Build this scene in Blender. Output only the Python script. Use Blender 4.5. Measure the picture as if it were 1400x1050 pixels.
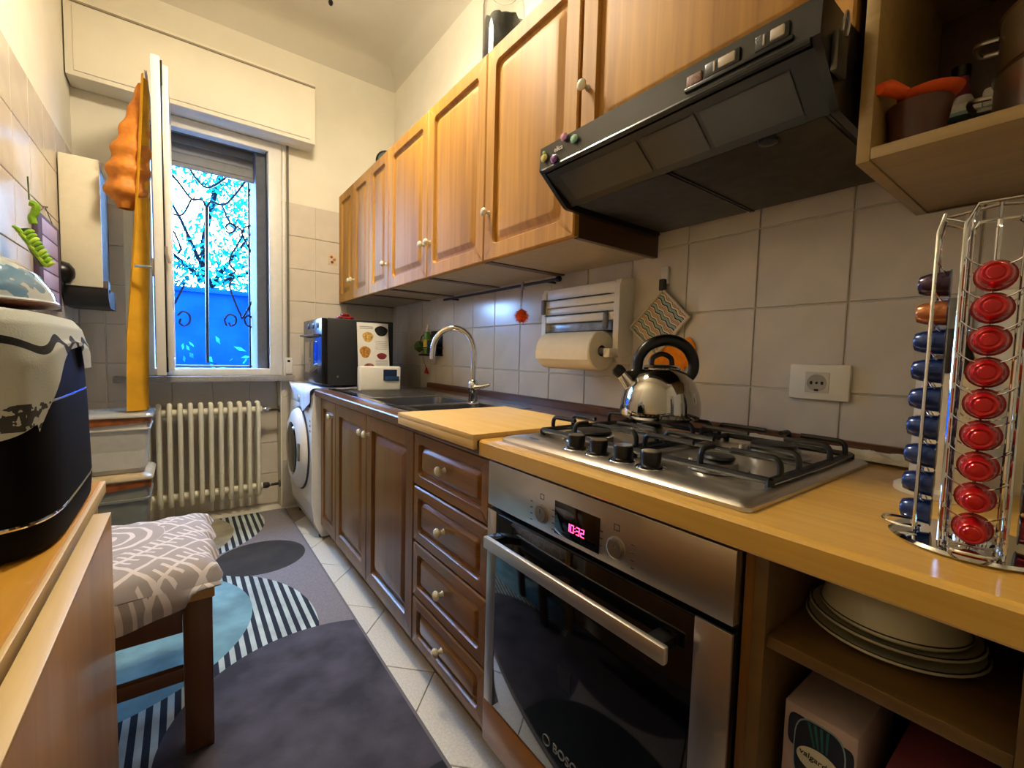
import bpy, bmesh, math, random
from mathutils import Vector, Matrix
random.seed(7)
for o in list(bpy.data.objects): bpy.data.objects.remove(o)
S = bpy.context.scene
COL = S.collection
PI = math.pi
# ------------------------------------------------------------------ camera
CAM = Vector((-0.599, -0.2689, 1.0445)); YAW, PIT, ROL, FPX = 0.6428, -0.0622, 0.0264, 601.37
_f = Vector((math.sin(YAW)*math.cos(PIT), math.cos(YAW)*math.cos(PIT), math.sin(PIT)))
_r0 = Vector((math.cos(YAW), -math.sin(YAW), 0)); _u0 = _r0.cross(_f)
_r = _r0*math.cos(ROL)+_u0*math.sin(ROL); _u = -_r0*math.sin(ROL)+_u0*math.cos(ROL)
cd = bpy.data.cameras.new('camera'); cam = bpy.data.objects.new('camera', cd); COL.objects.link(cam)
cd.sensor_fit = 'HORIZONTAL'; cd.sensor_width = 36; cd.lens = 36*FPX/1400; cd.clip_start = .01
mw = Matrix.Identity(4)
for i in range(3):
    mw[i][0] = _r[i]; mw[i][1] = _u[i]; mw[i][2] = -_f[i]; mw[i][3] = CAM[i]
cam.matrix_world = mw
S.camera = cam
def at(px, py, ax, val):
    d = _f+_r*(px-700)/FPX+_u*(525-py)/FPX
    k = 'xyz'.index(ax); return CAM+d*((val-CAM[k])/d[k])
# ------------------------------------------------------------------ light and exposure
W = bpy.data.worlds.new('world'); S.world = W; W.use_nodes = True
bg = W.node_tree.nodes['Background']; bg.inputs[0].default_value = (.28, .54, 1, 1); bg.inputs[1].default_value = 38.0
S.view_settings.view_transform = 'Standard'; S.view_settings.look = 'None'
S.view_settings.exposure = 0.85; S.view_settings.gamma = 1; S.view_settings.use_curve_mapping = False
LAMP_STRENGTH = 96
pl_ = bpy.data.lights.new('window_portal', 'AREA'); pl_.shape = 'RECTANGLE'; pl_.size = .7; pl_.size_y = 1.6; pl_.cycles.is_portal = True
po = bpy.data.objects.new('window_portal', pl_); COL.objects.link(po); po.location = (-.46, 3.31, 1.62); po.rotation_euler = (-PI/2, 0, 0)
HALL_POWER = 4
# ------------------------------------------------------------------ dimensions
D = .655; YB = 2.917; XL = -1.027; ZC = 3.085; YF = -1.5
Y0, Y1, Y2, Y3, Y4 = .6127, 1.0552, 1.5193, 1.9771, 2.2719     # base cabinet joints
U = [2.912, 2.6029, 2.3021, 2.003, 1.5431, 1.0847, .6255, 0.0]    # wall cabinet joints
XU, ZUB, ZUT = .27, 1.38, 2.1025
ZW = .843                                                       # worktop top
# ------------------------------------------------------------------ mesh helpers
class M:
    def __init__(s): s.v = []; s.f = []; s.mi = []
    def add(s, v, f, mi=0):
        n = len(s.v); s.v += [tuple(p) for p in v]; s.f += [tuple(n+i for i in q) for q in f]; s.mi += [mi]*len(f); return s
    def box(s, x0, x1, y0, y1, z0, z1, mi=0):
        v = [(x, y, z) for x in (x0, x1) for y in (y0, y1) for z in (z0, z1)]
        return s.add(v, [(0,1,3,2),(4,6,7,5),(0,4,5,1),(2,3,7,6),(0,2,6,4),(1,5,7,3)], mi)
    def bm(s, b, mi=0):
        b.verts.index_update(); s.add([v.co for v in b.verts], [[v.index for v in f.verts] for f in b.faces], mi); b.free(); return s
    def rb(s, x0, x1, y0, y1, z0, z1, r=.004, seg=2, mi=0, mat=None):
        b = bmesh.new(); bmesh.ops.create_cube(b, size=1)
        for v in b.verts: v.co = Vector((x0+(v.co.x+.5)*(x1-x0), y0+(v.co.y+.5)*(y1-y0), z0+(v.co.z+.5)*(z1-z0)))
        bmesh.ops.bevel(b, geom=b.edges[:], offset=r, segments=seg, profile=.5, affect='EDGES', clamp_overlap=True)
        if mat: bmesh.ops.transform(b, matrix=mat, verts=b.verts)
        return s.bm(b, mi)
    def loops(s, L, closed=True, cap0=False, cap1=False, mi=0):
        n = len(L[0]); v = [p for l in L for p in l]; f = []
        for i in range(len(L)-1):
            for j in range(n if closed else n-1):
                k = (j+1) % n; f.append((i*n+j, i*n+k, (i+1)*n+k, (i+1)*n+j))
        if cap0: f.append(tuple(range(n))[::-1])
        if cap1: f.append(tuple((len(L)-1)*n+j for j in range(n)))
        return s.add(v, f, mi)
    def lathe(s, prof, c=(0,0,0), n=24, axis=(0,0,1), mi=0, sx=1, sy=1):
        ax = Vector(axis).normalized(); t = Vector((1,0,0)) if abs(ax.x) < .9 else Vector((0,1,0))
        a = ax.cross(t).normalized(); b = ax.cross(a); c = Vector(c); L = []
        for r, z in prof:
            r = max(r, 1e-5)
            L.append([c+ax*z+(a*math.cos(2*PI*j/n)*sx+b*math.sin(2*PI*j/n)*sy)*r for j in range(n)])
        return s.loops(L, True, True, True, mi)
    def cyl(s, p0, p1, r0, r1=None, n=16, mi=0):
        p0 = Vector(p0); p1 = Vector(p1); return s.lathe([(r0, 0), (r0 if r1 is None else r1, (p1-p0).length)], p0, n, p1-p0, mi)
    def tube(s, pts, r, n=8, closed=False, mi=0):
        P = [Vector(p) for p in pts]; m = len(P); L = []; N = None
        for i in range(m):
            t = (P[(i+1) % m]-P[i-1]) if closed else (P[min(i+1, m-1)]-P[max(i-1, 0)])
            t.normalize()
            if N is None:
                q = Vector((0,0,1)) if abs(t.z) < .9 else Vector((1,0,0)); N = t.cross(q).normalized()
            N = (N-t*N.dot(t))
            if N.length < 1e-6: N = t.orthogonal()
            N.normalize(); B = t.cross(N); rr = r[i] if isinstance(r, (list, tuple)) else r
            L.append([P[i]+(N*math.cos(2*PI*j/n)+B*math.sin(2*PI*j/n))*rr for j in range(n)])
        if closed: L.append(L[0]); return s.loops(L, True, False, False, mi)
        return s.loops(L, True, True, True, mi)
    def grid(s, fn, nu, nv, mi=0):
        v = [fn(i/nu, j/nv) for i in range(nu+1) for j in range(nv+1)]
        return s.add(v, [(i*(nv+1)+j, (i+1)*(nv+1)+j, (i+1)*(nv+1)+j+1, i*(nv+1)+j+1) for i in range(nu) for j in range(nv)], mi)
    def prism(s, pts, fn, a0, a1, mi=0):
        # pts 2d polygon, fn(p, a) -> 3d
        return s.loops([[fn(p, a0) for p in pts], [fn(p, a1) for p in pts]], True, True, True, mi)
def rrect(y0, y1, z0, z1, r, k=4):
    r = max(min(r, (y1-y0)/2-1e-4, (z1-z0)/2-1e-4), 1e-4); o = []
    for cy, cz, a0 in ((y1-r, z1-r, 0), (y0+r, z1-r, PI/2), (y0+r, z0+r, PI), (y1-r, z0+r, 1.5*PI)):
        for i in range(k+1):
            a = a0+PI/2*i/k; o.append((cy+r*math.cos(a), cz+r*math.sin(a)))
    return o
def smooth_path(pts, n=6, closed=False):
    P = [Vector(p) for p in pts]; o = []; m = len(P)
    rng = range(m if closed else m-1)
    for i in rng:
        g = (lambda k: P[k % m]) if closed else (lambda k: P[min(max(k, 0), m-1)])
        a, b, c, d = g(i-1), g(i), g(i+1), g(i+2)
        for j in range(n):
            t = j/n
            o.append(.5*((2*b)+(c-a)*t+(2*a-5*b+4*c-d)*t*t+(3*b-a-3*c+d)*t**3))
    if not closed: o.append(P[-1])
    return o
ORG = {}
def fix(me, sm):
    b = bmesh.new(); b.from_mesh(me); bmesh.ops.remove_doubles(b, verts=b.verts, dist=1e-6)
    bmesh.ops.recalc_face_normals(b, faces=b.faces); b.to_mesh(me); b.free()
    if sm:
        me.polygons.foreach_set('use_smooth', [True]*len(me.polygons))
        try: me.set_sharp_from_angle(angle=math.radians(38))
        except Exception: pass
def obj(name, m, mat, parent=None, sm=True, base=None, recalc=True):
    me = bpy.data.meshes.new(name)
    org = ORG.get(parent, Vector()) if parent else Vector(base if base else (0,0,0))
    me.from_pydata([tuple(Vector(p)-org) for p in m.v], [], m.f); 
    for mm in (mat if isinstance(mat, (list, tuple)) else [mat]): me.materials.append(mm)
    if any(m.mi): me.polygons.foreach_set('material_index', m.mi)
    if recalc: fix(me, sm)
    o = bpy.data.objects.new(name, me); COL.objects.link(o)
    if parent: o.parent = parent; ORG[o] = org
    else: o.location = org; ORG[o] = org
    return o
def tag(o, label=None, cat=None, group=None, kind=None):
    if label: o['label'] = label
    if cat: o['category'] = cat
    if group: o['group'] = group
    if kind: o['kind'] = kind
    return o
def thing(name, label, cat, loc=(0,0,0), group=None):
    o = bpy.data.objects.new(name, None); COL.objects.link(o); o.location = loc; o.empty_display_size = .05
    ORG[o] = Vector(loc); return tag(o, label, cat, group)
def struct(name, m, mat, sm=False): return tag(obj(name, m, mat, None, sm), kind='structure')
def text(name, s, size, mat, parent, pos, right, up, ext=.0004, align='CENTER'):
    cu = bpy.data.curves.new(name, 'FONT'); cu.body = s; cu.size = size; cu.extrude = ext; cu.align_x = align; cu.align_y = 'CENTER'
    t = bpy.data.objects.new(name+'_tmp', cu); COL.objects.link(t); bpy.context.view_layer.update()
    me = bpy.data.meshes.new_from_object(t.evaluated_get(bpy.context.evaluated_depsgraph_get()))
    bpy.data.objects.remove(t)
    R = Vector(right).normalized(); Up = Vector(up).normalized(); N = R.cross(Up)
    mx = Matrix.Identity(4)
    for i in range(3): mx[i][0] = R[i]; mx[i][1] = Up[i]; mx[i][2] = N[i]; mx[i][3] = pos[i]-(ORG[parent][i] if parent else 0)
    me.transform(mx); me.materials.clear(); me.materials.append(mat); me.name = name
    o = bpy.data.objects.new(name, me); COL.objects.link(o); o.parent = parent; ORG[o] = ORG[parent]; return o
def dup(root, delta, label=None, group=None, rotz=None):
    r = root.copy(); COL.objects.link(r); r.location = Vector(root.location)+Vector(delta)
    if rotz is not None: r.rotation_euler = (0, 0, rotz)
    if label: r['label'] = label
    if group: r['group'] = group
    for ch in list(root.children):
        c = ch.copy(); COL.objects.link(c); c.parent = r
        for g in list(ch.children):
            d = g.copy(); COL.objects.link(d); d.parent = c
    return r
# ------------------------------------------------------------------ materials
def hx(h):
    h = h.lstrip('#'); o = []
    for i in (0, 2, 4):
        v = int(h[i:i+2], 16)/255; o.append(v/12.92 if v <= .04045 else ((v+.055)/1.055)**2.4)
    return (*o, 1)
def mk(name):
    m = bpy.data.materials.new(name); m.use_nodes = True; n = m.node_tree.nodes; return m, n, m.node_tree.links, n['Principled BSDF']
def mul(c, k): return (min(c[0]*k, 1), min(c[1]*k, 1), min(c[2]*k, 1), 1)
def P(name, col, rough=.5, metal=0, var=.12, scale=30, bump=0, coat=0, trans=0, emit=0, alpha=1, ior=1.45, spec=.5, sheen=0):
    m, n, l, b = mk(name); c = hx(col) if isinstance(col, str) else col
    t = n.new('ShaderNodeTexCoord'); no = n.new('ShaderNodeTexNoise'); no.inputs['Scale'].default_value = scale; no.inputs['Detail'].default_value = 4
    l.new(t.outputs['Object'], no.inputs['Vector'])
    r = n.new('ShaderNodeValToRGB'); r.color_ramp.elements[0].color = mul(c, 1-var); r.color_ramp.elements[1].color = mul(c, 1+var)
    r.color_ramp.elements[0].position = .3; r.color_ramp.elements[1].position = .7
    l.new(no.outputs['Fac'], r.inputs['Fac']); l.new(r.outputs['Color'], b.inputs['Base Color'])
    b.inputs['Roughness'].default_value = rough; b.inputs['Metallic'].default_value = metal; b.inputs['IOR'].default_value = ior
    b.inputs['Coat Weight'].default_value = coat; b.inputs['Coat Roughness'].default_value = .08
    b.inputs['Transmission Weight'].default_value = trans; b.inputs['Specular IOR Level'].default_value = spec
    b.inputs['Sheen Weight'].default_value = sheen; b.inputs['Alpha'].default_value = alpha
    if emit: l.new(r.outputs['Color'], b.inputs['Emission Color']); b.inputs['Emission Strength'].default_value = emit
    if bump:
        bp = n.new('ShaderNodeBump'); bp.inputs['Strength'].default_value = bump; bp.inputs['Distance'].default_value = .002
        l.new(no.outputs['Fac'], bp.inputs['Height']); l.new(bp.outputs['Normal'], b.inputs['Normal'])
    return m
def wood(name, ca, cb, axis='z', scale=1, rough=.35, coat=.2, bump=.1):
    m, n, l, b = mk(name); t = n.new('ShaderNodeTexCoord'); mp = n.new('ShaderNodeMapping')
    sc = [55*scale]*3; sc['xyz'.index(axis)] = 2.2*scale; mp.inputs['Scale'].default_value = sc
    l.new(t.outputs['Object'], mp.inputs['Vector'])
    n1 = n.new('ShaderNodeTexNoise'); n1.inputs['Scale'].default_value = 1; n1.inputs['Detail'].default_value = 6; n1.inputs['Distortion'].default_value = .6
    l.new(mp.outputs[0], n1.inputs['Vector'])
    mp2 = n.new('ShaderNodeMapping'); sc2 = [6*scale]*3; sc2['xyz'.index(axis)] = .8*scale; mp2.inputs['Scale'].default_value = sc2
    l.new(t.outputs['Object'], mp2.inputs['Vector'])
    n2 = n.new('ShaderNodeTexNoise'); n2.inputs['Scale'].default_value = 1; n2.inputs['Detail'].default_value = 3; l.new(mp2.outputs[0], n2.inputs['Vector'])
    ad = n.new('ShaderNodeMath'); ad.operation = 'MULTIPLY_ADD'; ad.inputs[1].default_value = .6; l.new(n2.outputs['Fac'], ad.inputs[0])
    h = n.new('ShaderNodeMath'); h.operation = 'MULTIPLY'; h.inputs[1].default_value = .4; l.new(n1.outputs['Fac'], h.inputs[0]); l.new(h.outputs[0], ad.inputs[2])
    r = n.new('ShaderNodeValToRGB'); r.color_ramp.elements[0].color = hx(ca); r.color_ramp.elements[1].color = hx(cb)
    r.color_ramp.elements[0].position = .33; r.color_ramp.elements[1].position = .66
    l.new(ad.outputs[0], r.inputs['Fac']); l.new(r.outputs['Color'], b.inputs['Base Color'])
    b.inputs['Roughness'].default_value = rough; b.inputs['Coat Weight'].default_value = coat; b.inputs['Coat Roughness'].default_value = .15
    bp = n.new('ShaderNodeBump'); bp.inputs['Strength'].default_value = bump; bp.inputs['Distance'].default_value = .001
    l.new(n1.outputs['Fac'], bp.inputs['Height']); l.new(bp.outputs['Normal'], b.inputs['Normal'])
    return m
class G:
    """small node-graph maker for printed patterns, on object coordinates"""
    def __init__(s, name, rough=.8):
        s.m, s.n, s.l, s.b = mk(name); s.b.inputs['Roughness'].default_value = rough
        t = s.n.new('ShaderNodeTexCoord'); s.co = t.outputs['Object']
        sp = s.n.new('ShaderNodeSeparateXYZ'); s.l.new(s.co, sp.inputs[0]); s.x, s.y, s.z = sp.outputs
    def put(s, k, v):
        if hasattr(v, 'links') or isinstance(v, bpy.types.NodeSocket): s.l.new(v, k)
        else: k.default_value = v
    def op(s, o, a, b=0, c=None):
        m = s.n.new('ShaderNodeMath'); m.operation = o; s.put(m.inputs[0], a); s.put(m.inputs[1], b)
        if c is not None: s.put(m.inputs[2], c)
        return m.outputs[0]
    def disc(s, cx, cy, r, wob=None):
        dx = s.op('SUBTRACT', s.x, cx); dy = s.op('SUBTRACT', s.y, cy)
        d = s.op('SQRT', s.op('ADD', s.op('MULTIPLY', dx, dx), s.op('MULTIPLY', dy, dy)))
        return s.op('LESS_THAN', d, r)
    def noise(s, scale, detail=4, vec=None):
        q = s.n.new('ShaderNodeTexNoise'); q.inputs['Scale'].default_value = scale; q.inputs['Detail'].default_value = detail
        s.l.new(vec or s.co, q.inputs['Vector']); return q.outputs['Fac']
    def mix(s, f, a, b):
        q = s.n.new('ShaderNodeMix'); q.data_type = 'RGBA'; s.put(q.inputs[0], f); s.put(q.inputs[6], a); s.put(q.inputs[7], b); return q.outputs[2]
    def done(s, col, bump=None, bs=.3, bd=.002):
        s.l.new(col, s.b.inputs['Base Color']) if not isinstance(col, tuple) else setattr(s.b.inputs['Base Color'], 'default_value', col)
        if bump is not None:
            bp = s.n.new('ShaderNodeBump'); bp.inputs['Strength'].default_value = bs; bp.inputs['Distance'].default_value = bd
            s.l.new(bump, bp.inputs['Height']); s.l.new(bp.outputs['Normal'], s.b.inputs['Normal'])
        return s.m
plaster = P('plaster', '#e4decb', .9, var=.03, scale=6, bump=.08)
ceil_m = P('ceiling_paint', '#cdc6b4', .95, var=.03, scale=5)
tile_m = P('wall_tile', '#cfc5b5', .2, var=.05, scale=9, coat=.1)
grout_m = P('grout', '#9c8d7a', .9)
stone_m = P('floor_stone', '#cfc8ba', .35, var=.12, scale=160)
sill_m = P('sill_stone', '#97918c', .45, var=.15, scale=80)
oak = wood('oak_door', '#8c5c12', '#c08c2c', 'z', bump=.25, rough=.62, coat=0)
cab_in = wood('cabinet_oak_shaded', '#4e381a', '#6b4f28', 'y')  # oak darkened in its colour to stand in for shade in the open cabinet
oak_h = wood('oak_shelf', '#8a6c3a', '#a98a50', 'y')
dark = wood('dark_oak_door', '#5d3810', '#8c5c1e', 'z', coat=.25, rough=.34)
dark_h = wood('dark_oak_drawer', '#643c10', '#94611f', 'y', coat=.25, rough=.34)
dark_w = wood('dark_worktop', '#4a2c17', '#6b4225', 'y', coat=.3)
gold_w = wood('golden_worktop', '#b98a35', '#d9ad52', 'y', rough=.3, coat=.3)
board_m = wood('board_wood', '#d0a55c', '#e3c07c', 'y', rough=.5, coat=0)
table_m = wood('table_beech', '#c8912f', '#e0ac4a', 'y', rough=.35)
leaf_m = wood('table_leaf', '#8a5c28', '#b5833f', 'z', .5, rough=.4)
pale_edge = wood('pale_edge', '#d9b878', '#e8cd94', 'y', rough=.5)
stool_m = wood('stool_wood', '#4b2c14', '#6b4220', 'z')
steel = P('steel', '#a9a59c', .28, 1, var=.08, scale=12)
steel_b = P('brushed_steel', '#c6c0b6', .32, 1, var=.05, scale=8)
chrome = P('chrome', '#d8d8d8', .06, 1, var=.02)
black_gl = P('black_glass', '#050506', .04, var=.05, coat=.3)
black_pl = P('black_plastic', '#0a0a0b', .3, var=.1)
black_hood = P('black_enamel', '#191816', .28, var=.1, scale=6, coat=.15)
black_iron = P('black_iron', '#0b0b0c', .38, var=.1)
grey_pl = P('grey_plastic', '#6f6c6a', .5)
white_pl = P('white_plastic', '#ded9cd', .35, var=.03)
white_en = P('white_enamel', '#e4e2df', .22, var=.02)
rad_m = P('radiator_enamel', '#e2dcc4', .4, var=.04)
knob_m = P('knob_porcelain', '#d6cdb0', .22, var=.08, coat=.4)
glass = P('clear_glass', '#f4f8f6', .03, trans=1, var=.01)
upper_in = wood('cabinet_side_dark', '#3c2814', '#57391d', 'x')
under_m = P('cabinet_underside', '#b3a48a', .5, var=.06)
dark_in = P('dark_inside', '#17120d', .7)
# ------------------------------------------------------------------ structure: shell
fl = struct('floor', M().box(XL-.3, D+.3, YF-.3, YB+.2, -.15, -.008), grout_m)
wr = struct('wall_right', M().box(D+.006, D+.3, YF-.3, YB+.4, -.15, ZC+.2), plaster)
wl = struct('wall_left', M().box(XL-.3, XL-.006, YF-.3, YB+.4, -.15, ZC+.2), plaster)
struct('wall_front', M().box(XL-.006, D+.006, YF-.3, YF, -.15, ZC+.2), plaster)
WX0, WX1, WZ0, WZ1 = -.80, -.09, .865, 2.40
NY = 3.045; NX0, NX1 = -.84, -.093
b = M()
yb0 = YB+.006
b.box(XL-.006, NX0, yb0, YB+.4, -.15, ZC+.2); b.box(NX1, D+.006, yb0, YB+.4, -.15, ZC+.2)
b.box(NX0, NX1, yb0, YB+.4, WZ1, ZC+.2); b.box(NX0, NX1, NY+.006, YB+.4, -.15, WZ0-.02); b.box(NX0, WX0, yb0, YB+.4, WZ0-.02, WZ1)
wb = struct('wall_back', b, plaster)
c = M(); L = []
R = .16
for i in range(7):
    a = PI/2*i/6; ins = R*(1-math.cos(a)); z = ZC-R+R*math.sin(a)
    L.append([(XL-.006+ins, YF+ins, z), (D+.006-ins, YF+ins, z), (D+.006-ins, yb0-ins, z), (XL-.006+ins, yb0-ins, z)])
c.loops(L, True, False, True)
ce = struct('ceiling', c, ceil_m, True)
# ---- wall tiles, one object each
tile_me = {}
def tile_at(parent, axis, a0, a1, z0, z1, plane, side, mat=tile_m):
    g = .0018; w = round(a1-a0-2*g, 4); h = round(z1-z0-2*g, 4)
    if w < .012 or h < .012: return
    k = (axis, w, h, side, mat.name)
    if k not in tile_me:
        m = M(); t = .006; e = .0015; L = []
        for ins, dd in ((0, 0), (0, t-e), (e, t)):
            q = [(-w/2+ins, -h/2+ins), (w/2-ins, -h/2+ins), (w/2-ins, h/2-ins), (-w/2+ins, h/2-ins)]
            L.append([((side*dd, p[0], p[1]) if axis == 'y' else (p[0], side*dd, p[1])) for p in q])
        m.loops(L, True, True, True); me = bpy.data.meshes.new('tile'); me.from_pydata(m.v, [], m.f); me.materials.append(mat); fix(me, False); tile_me[k] = me
    o = bpy.data.objects.new('tile', tile_me[k]); COL.objects.link(o); o.parent = parent
    tl = random.uniform(-.0003, .0003)
    o.location = (plane+tl, (a0+a1)/2, (z0+z1)/2) if axis == 'y' else ((a0+a1)/2, plane+tl, (z0+z1)/2)
ys = [.3067+.2096*k for k in range(-3, 13)]+[YB]
for i in range(len(ys)-1):
    for z0, z1 in ((.80, .979), (.979, 1.193), (1.193, 1.407), (1.407, 1.6)): tile_at(wr, 'y', ys[i], ys[i+1], z0, z1, D+.006, -1)
zs = [max(1.9964-.209*k, .01) for k in range(11)]
xs = [-.088, .1175, .3265, .5355, D]
for i in range(len(xs)-1):
    for j in range(len(zs)-1): tile_at(wb, 'x', xs[i], xs[i+1], zs[j+1], zs[j], yb0, -1)
for xa, xb in ((XL, -.9275), (-.9275, -.842)):
    for j in range(len(zs)-1): tile_at(wb, 'x', xa, xb, zs[j+1], zs[j], yb0, -1)
xn = [NX0, -.655, -.455, -.255, NX1]
for i in range(4):
    for za, zb in ((.012, .215), (.215, .425), (.425, .635), (.635, .843)): tile_at(wb, 'x', xn[i], xn[i+1], za, zb, NY+.006, -1)
for k in range(9):
    for j in range(10): tile_at(wl, 'y', YB-.209*(k+1), YB-.209*k, zs[j+1], zs[j], XL-.006, 1)
# ---- floor tiles laid diagonally in the strip beside the rug
ft = M(); hd = .2175
q0 = [(0, -hd), (hd, 0), (0, hd), (-hd, 0)]
ft.loops([[(x, y, -.008) for x, y in q0], [(x, y, -.0015) for x, y in q0], [(x*.992, y*.992, 0) for x, y in q0]], True, True, True)
ftm = bpy.data.meshes.new('floor_tile'); ftm.from_pydata(ft.v, [], ft.f); ftm.materials.append(stone_m); fix(ftm, False)
for ka in range(-6, 9):
    for kb in range(-6, 9):
        dA = .933+.4384*(ka+.5); dB = 1.028+.4384*(kb+.5); x = (dB-dA)/2; y = (dA+dB)/2
        if -.36 < x < .3 and -.9 < y < YB-.2 and abs(x) < .45:
            o = bpy.data.objects.new('floor_tile', ftm); COL.objects.link(o); o.parent = fl; o.location = (x, y, 0)
nf = obj('niche_floor', M().rb(NX0+.001, NX1-.001, YB-.02, NY+.005, -.008, .012, .002), stone_m, fl)
# ---- roller shutter box over the window
t = thing('roller_shutter_box', 'long white painted roller shutter casing across the top of the window', 'shutter box', (-.47, 2.77, 2.337))
obj('casing', M().rb(XL, .0875, 2.772, YB, 2.337, 2.70, .003), plaster, t)
obj('front_panel', M().rb(XL+.03, .06, 2.766, 2.773, 2.36, 2.665, .002), plaster, t)
obj('top_trim', M().rb(XL, .0875, 2.764, 2.79, 2.674, 2.684, .002), P('trim_line', '#9a8f78', .8), t)
# ------------------------------------------------------------------ window: frame, open casement, shutter, grille, sill
wfm = P('window_frame_white', '#dcdad2', .4, var=.03)
fz0, fz1 = .885, 2.335
m = M(); m.rb(WX0, -.725, YB-.01, YB+.06, fz0, fz1, .004); m.rb(-.155, -.083, YB-.01, YB+.06, fz0, fz1, .004)
m.rb(-.73, -.15, YB-.01, YB+.06, fz0, fz0+.042, .004); m.rb(-.73, -.15, YB-.01, YB+.06, fz1-.06, fz1, .004)
wf = struct('window_1', m, wfm, True)
obj('gasket', M().box(-.162, -.155, YB+.005, YB+.055, fz0+.04, fz1-.06), black_pl, wf)
obj('hinge_plate', M().rb(-.158, -.153, YB-.005, YB+.02, 1.36, 1.46, .002), grey_pl, wf)
obj('hinge_plate', M().rb(-.158, -.153, YB-.005, YB+.02, 1.02, 1.06, .002), grey_pl, wf)
struct('trim_1', M().rb(-.90, -.015, YB-.05, NY+.02, .848, .883, .004).box(-.79, -.10, NY+.02, YB+.39, .86, .885), sill_m, True)
revm = P('reveal_grey', '#5c6068', .8)
struct('trim_2', M().box(-.215, -.155, YB+.061, YB+.39, .885, 2.40).box(-.80, -.72, YB+.061, YB+.39, .885, 2.40).box(-.72, -.215, YB+.061, YB+.39, 2.395, 2.42), revm)
# open casement
t = thing('casement_window', 'white window casement swung fully open into the room, seen edge-on', 'window', (-.66, 2.3, .92))
m = M(); m.rb(-.695, -.66, 2.3, 2.37, .915, 2.325, .004); m.rb(-.695, -.66, 2.83, 2.90, .915, 2.325, .004); m.rb(-.695, -.66, 2.36, 2.84, .915, .985, .004); m.rb(-.695, -.66, 2.36, 2.84, 2.255, 2.325, .004)
obj('inner_frame', m, wfm, t)
m = M(); m.rb(-.655, -.632, 2.308, 2.36, .94, 2.295, .003); m.rb(-.655, -.632, 2.83, 2.89, .94, 2.295, .003); m.rb(-.655, -.632, 2.35, 2.84, .94, .99, .003); m.rb(-.655, -.632, 2.35, 2.84, 2.245, 2.295, .003)
obj('outer_frame', m, wfm, t)
obj('seal', M().box(-.662, -.653, 2.303, 2.36, .93, 2.31), black_pl, t)
obj('pane', M().box(-.672, -.664, 2.365, 2.835, .98, 2.26), glass, t)
obj('latch_strip', M().rb(-.6555, -.6525, 2.2985, 2.304, 1.0, 2.2, .001), steel, t)
obj('latch_lever', M().tube([(-.652, 2.297, 1.50), (-.652, 2.292, 1.47), (-.640, 2.288, 1.425)], .006), steel, t)
h = obj('handle_rosette', M().rb(-.705, -.694, 2.31, 2.34, 1.365, 1.445, .003), steel, t)
obj('handle_grip', M().tube([(-.70, 2.325, 1.405), (-.735, 2.324, 1.405), (-.765, 2.322, 1.403)], [.007, .008, .009], 10), chrome, h)
# roller shutter
slm = P('shutter_slat', '#8d8a84', .6, var=.05)
t = thing('roller_shutter', 'grey slatted roller shutter lowered a little behind the window head', 'shutter', (-.46, 3.1, 2.14))
for i in range(5):
    z = 2.145+i*.055
    obj('slat', M().loops([[(x, 3.1+dy, z+dz) for dy, dz in ((0, 0), (-.008, .006), (-.010, .027), (-.008, .050), (-.002, .058), (.004, .058), (.008, .045), (.008, .008))] for x in (-.72, -.215)], True, True, True), slm, t)
obj('bottom_rail', M().rb(-.72, -.215, 3.088, 3.112, 2.122, 2.146, .004), slm, t)
obj('head_rail', M().rb(-.72, -.16, 2.985, 3.0, 2.285, 2.30, .003), wfm, t)
# pull belt
t = thing('shutter_belt', 'grey roller shutter pull belt with small white winder box beside the window', 'shutter belt', (-.045, YB, .90))
obj('belt', M().rb(-.055, -.041, YB-.016, YB-.013, .98, 2.345, .001), P('belt_web', '#6d675c', .9), t)
obj('guide', M().rb(-.078, -.062, YB-.008, YB, .88, 2.345, .002), wfm, t)
w = obj('winder_box', M().rb(-.068, -.025, YB-.022, YB, .895, 1.0, .006), white_pl, t)
obj('winder_slot', M().rb(-.056, -.040, YB-.024, YB-.020, .97, .985, .001), black_pl, w)
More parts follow.
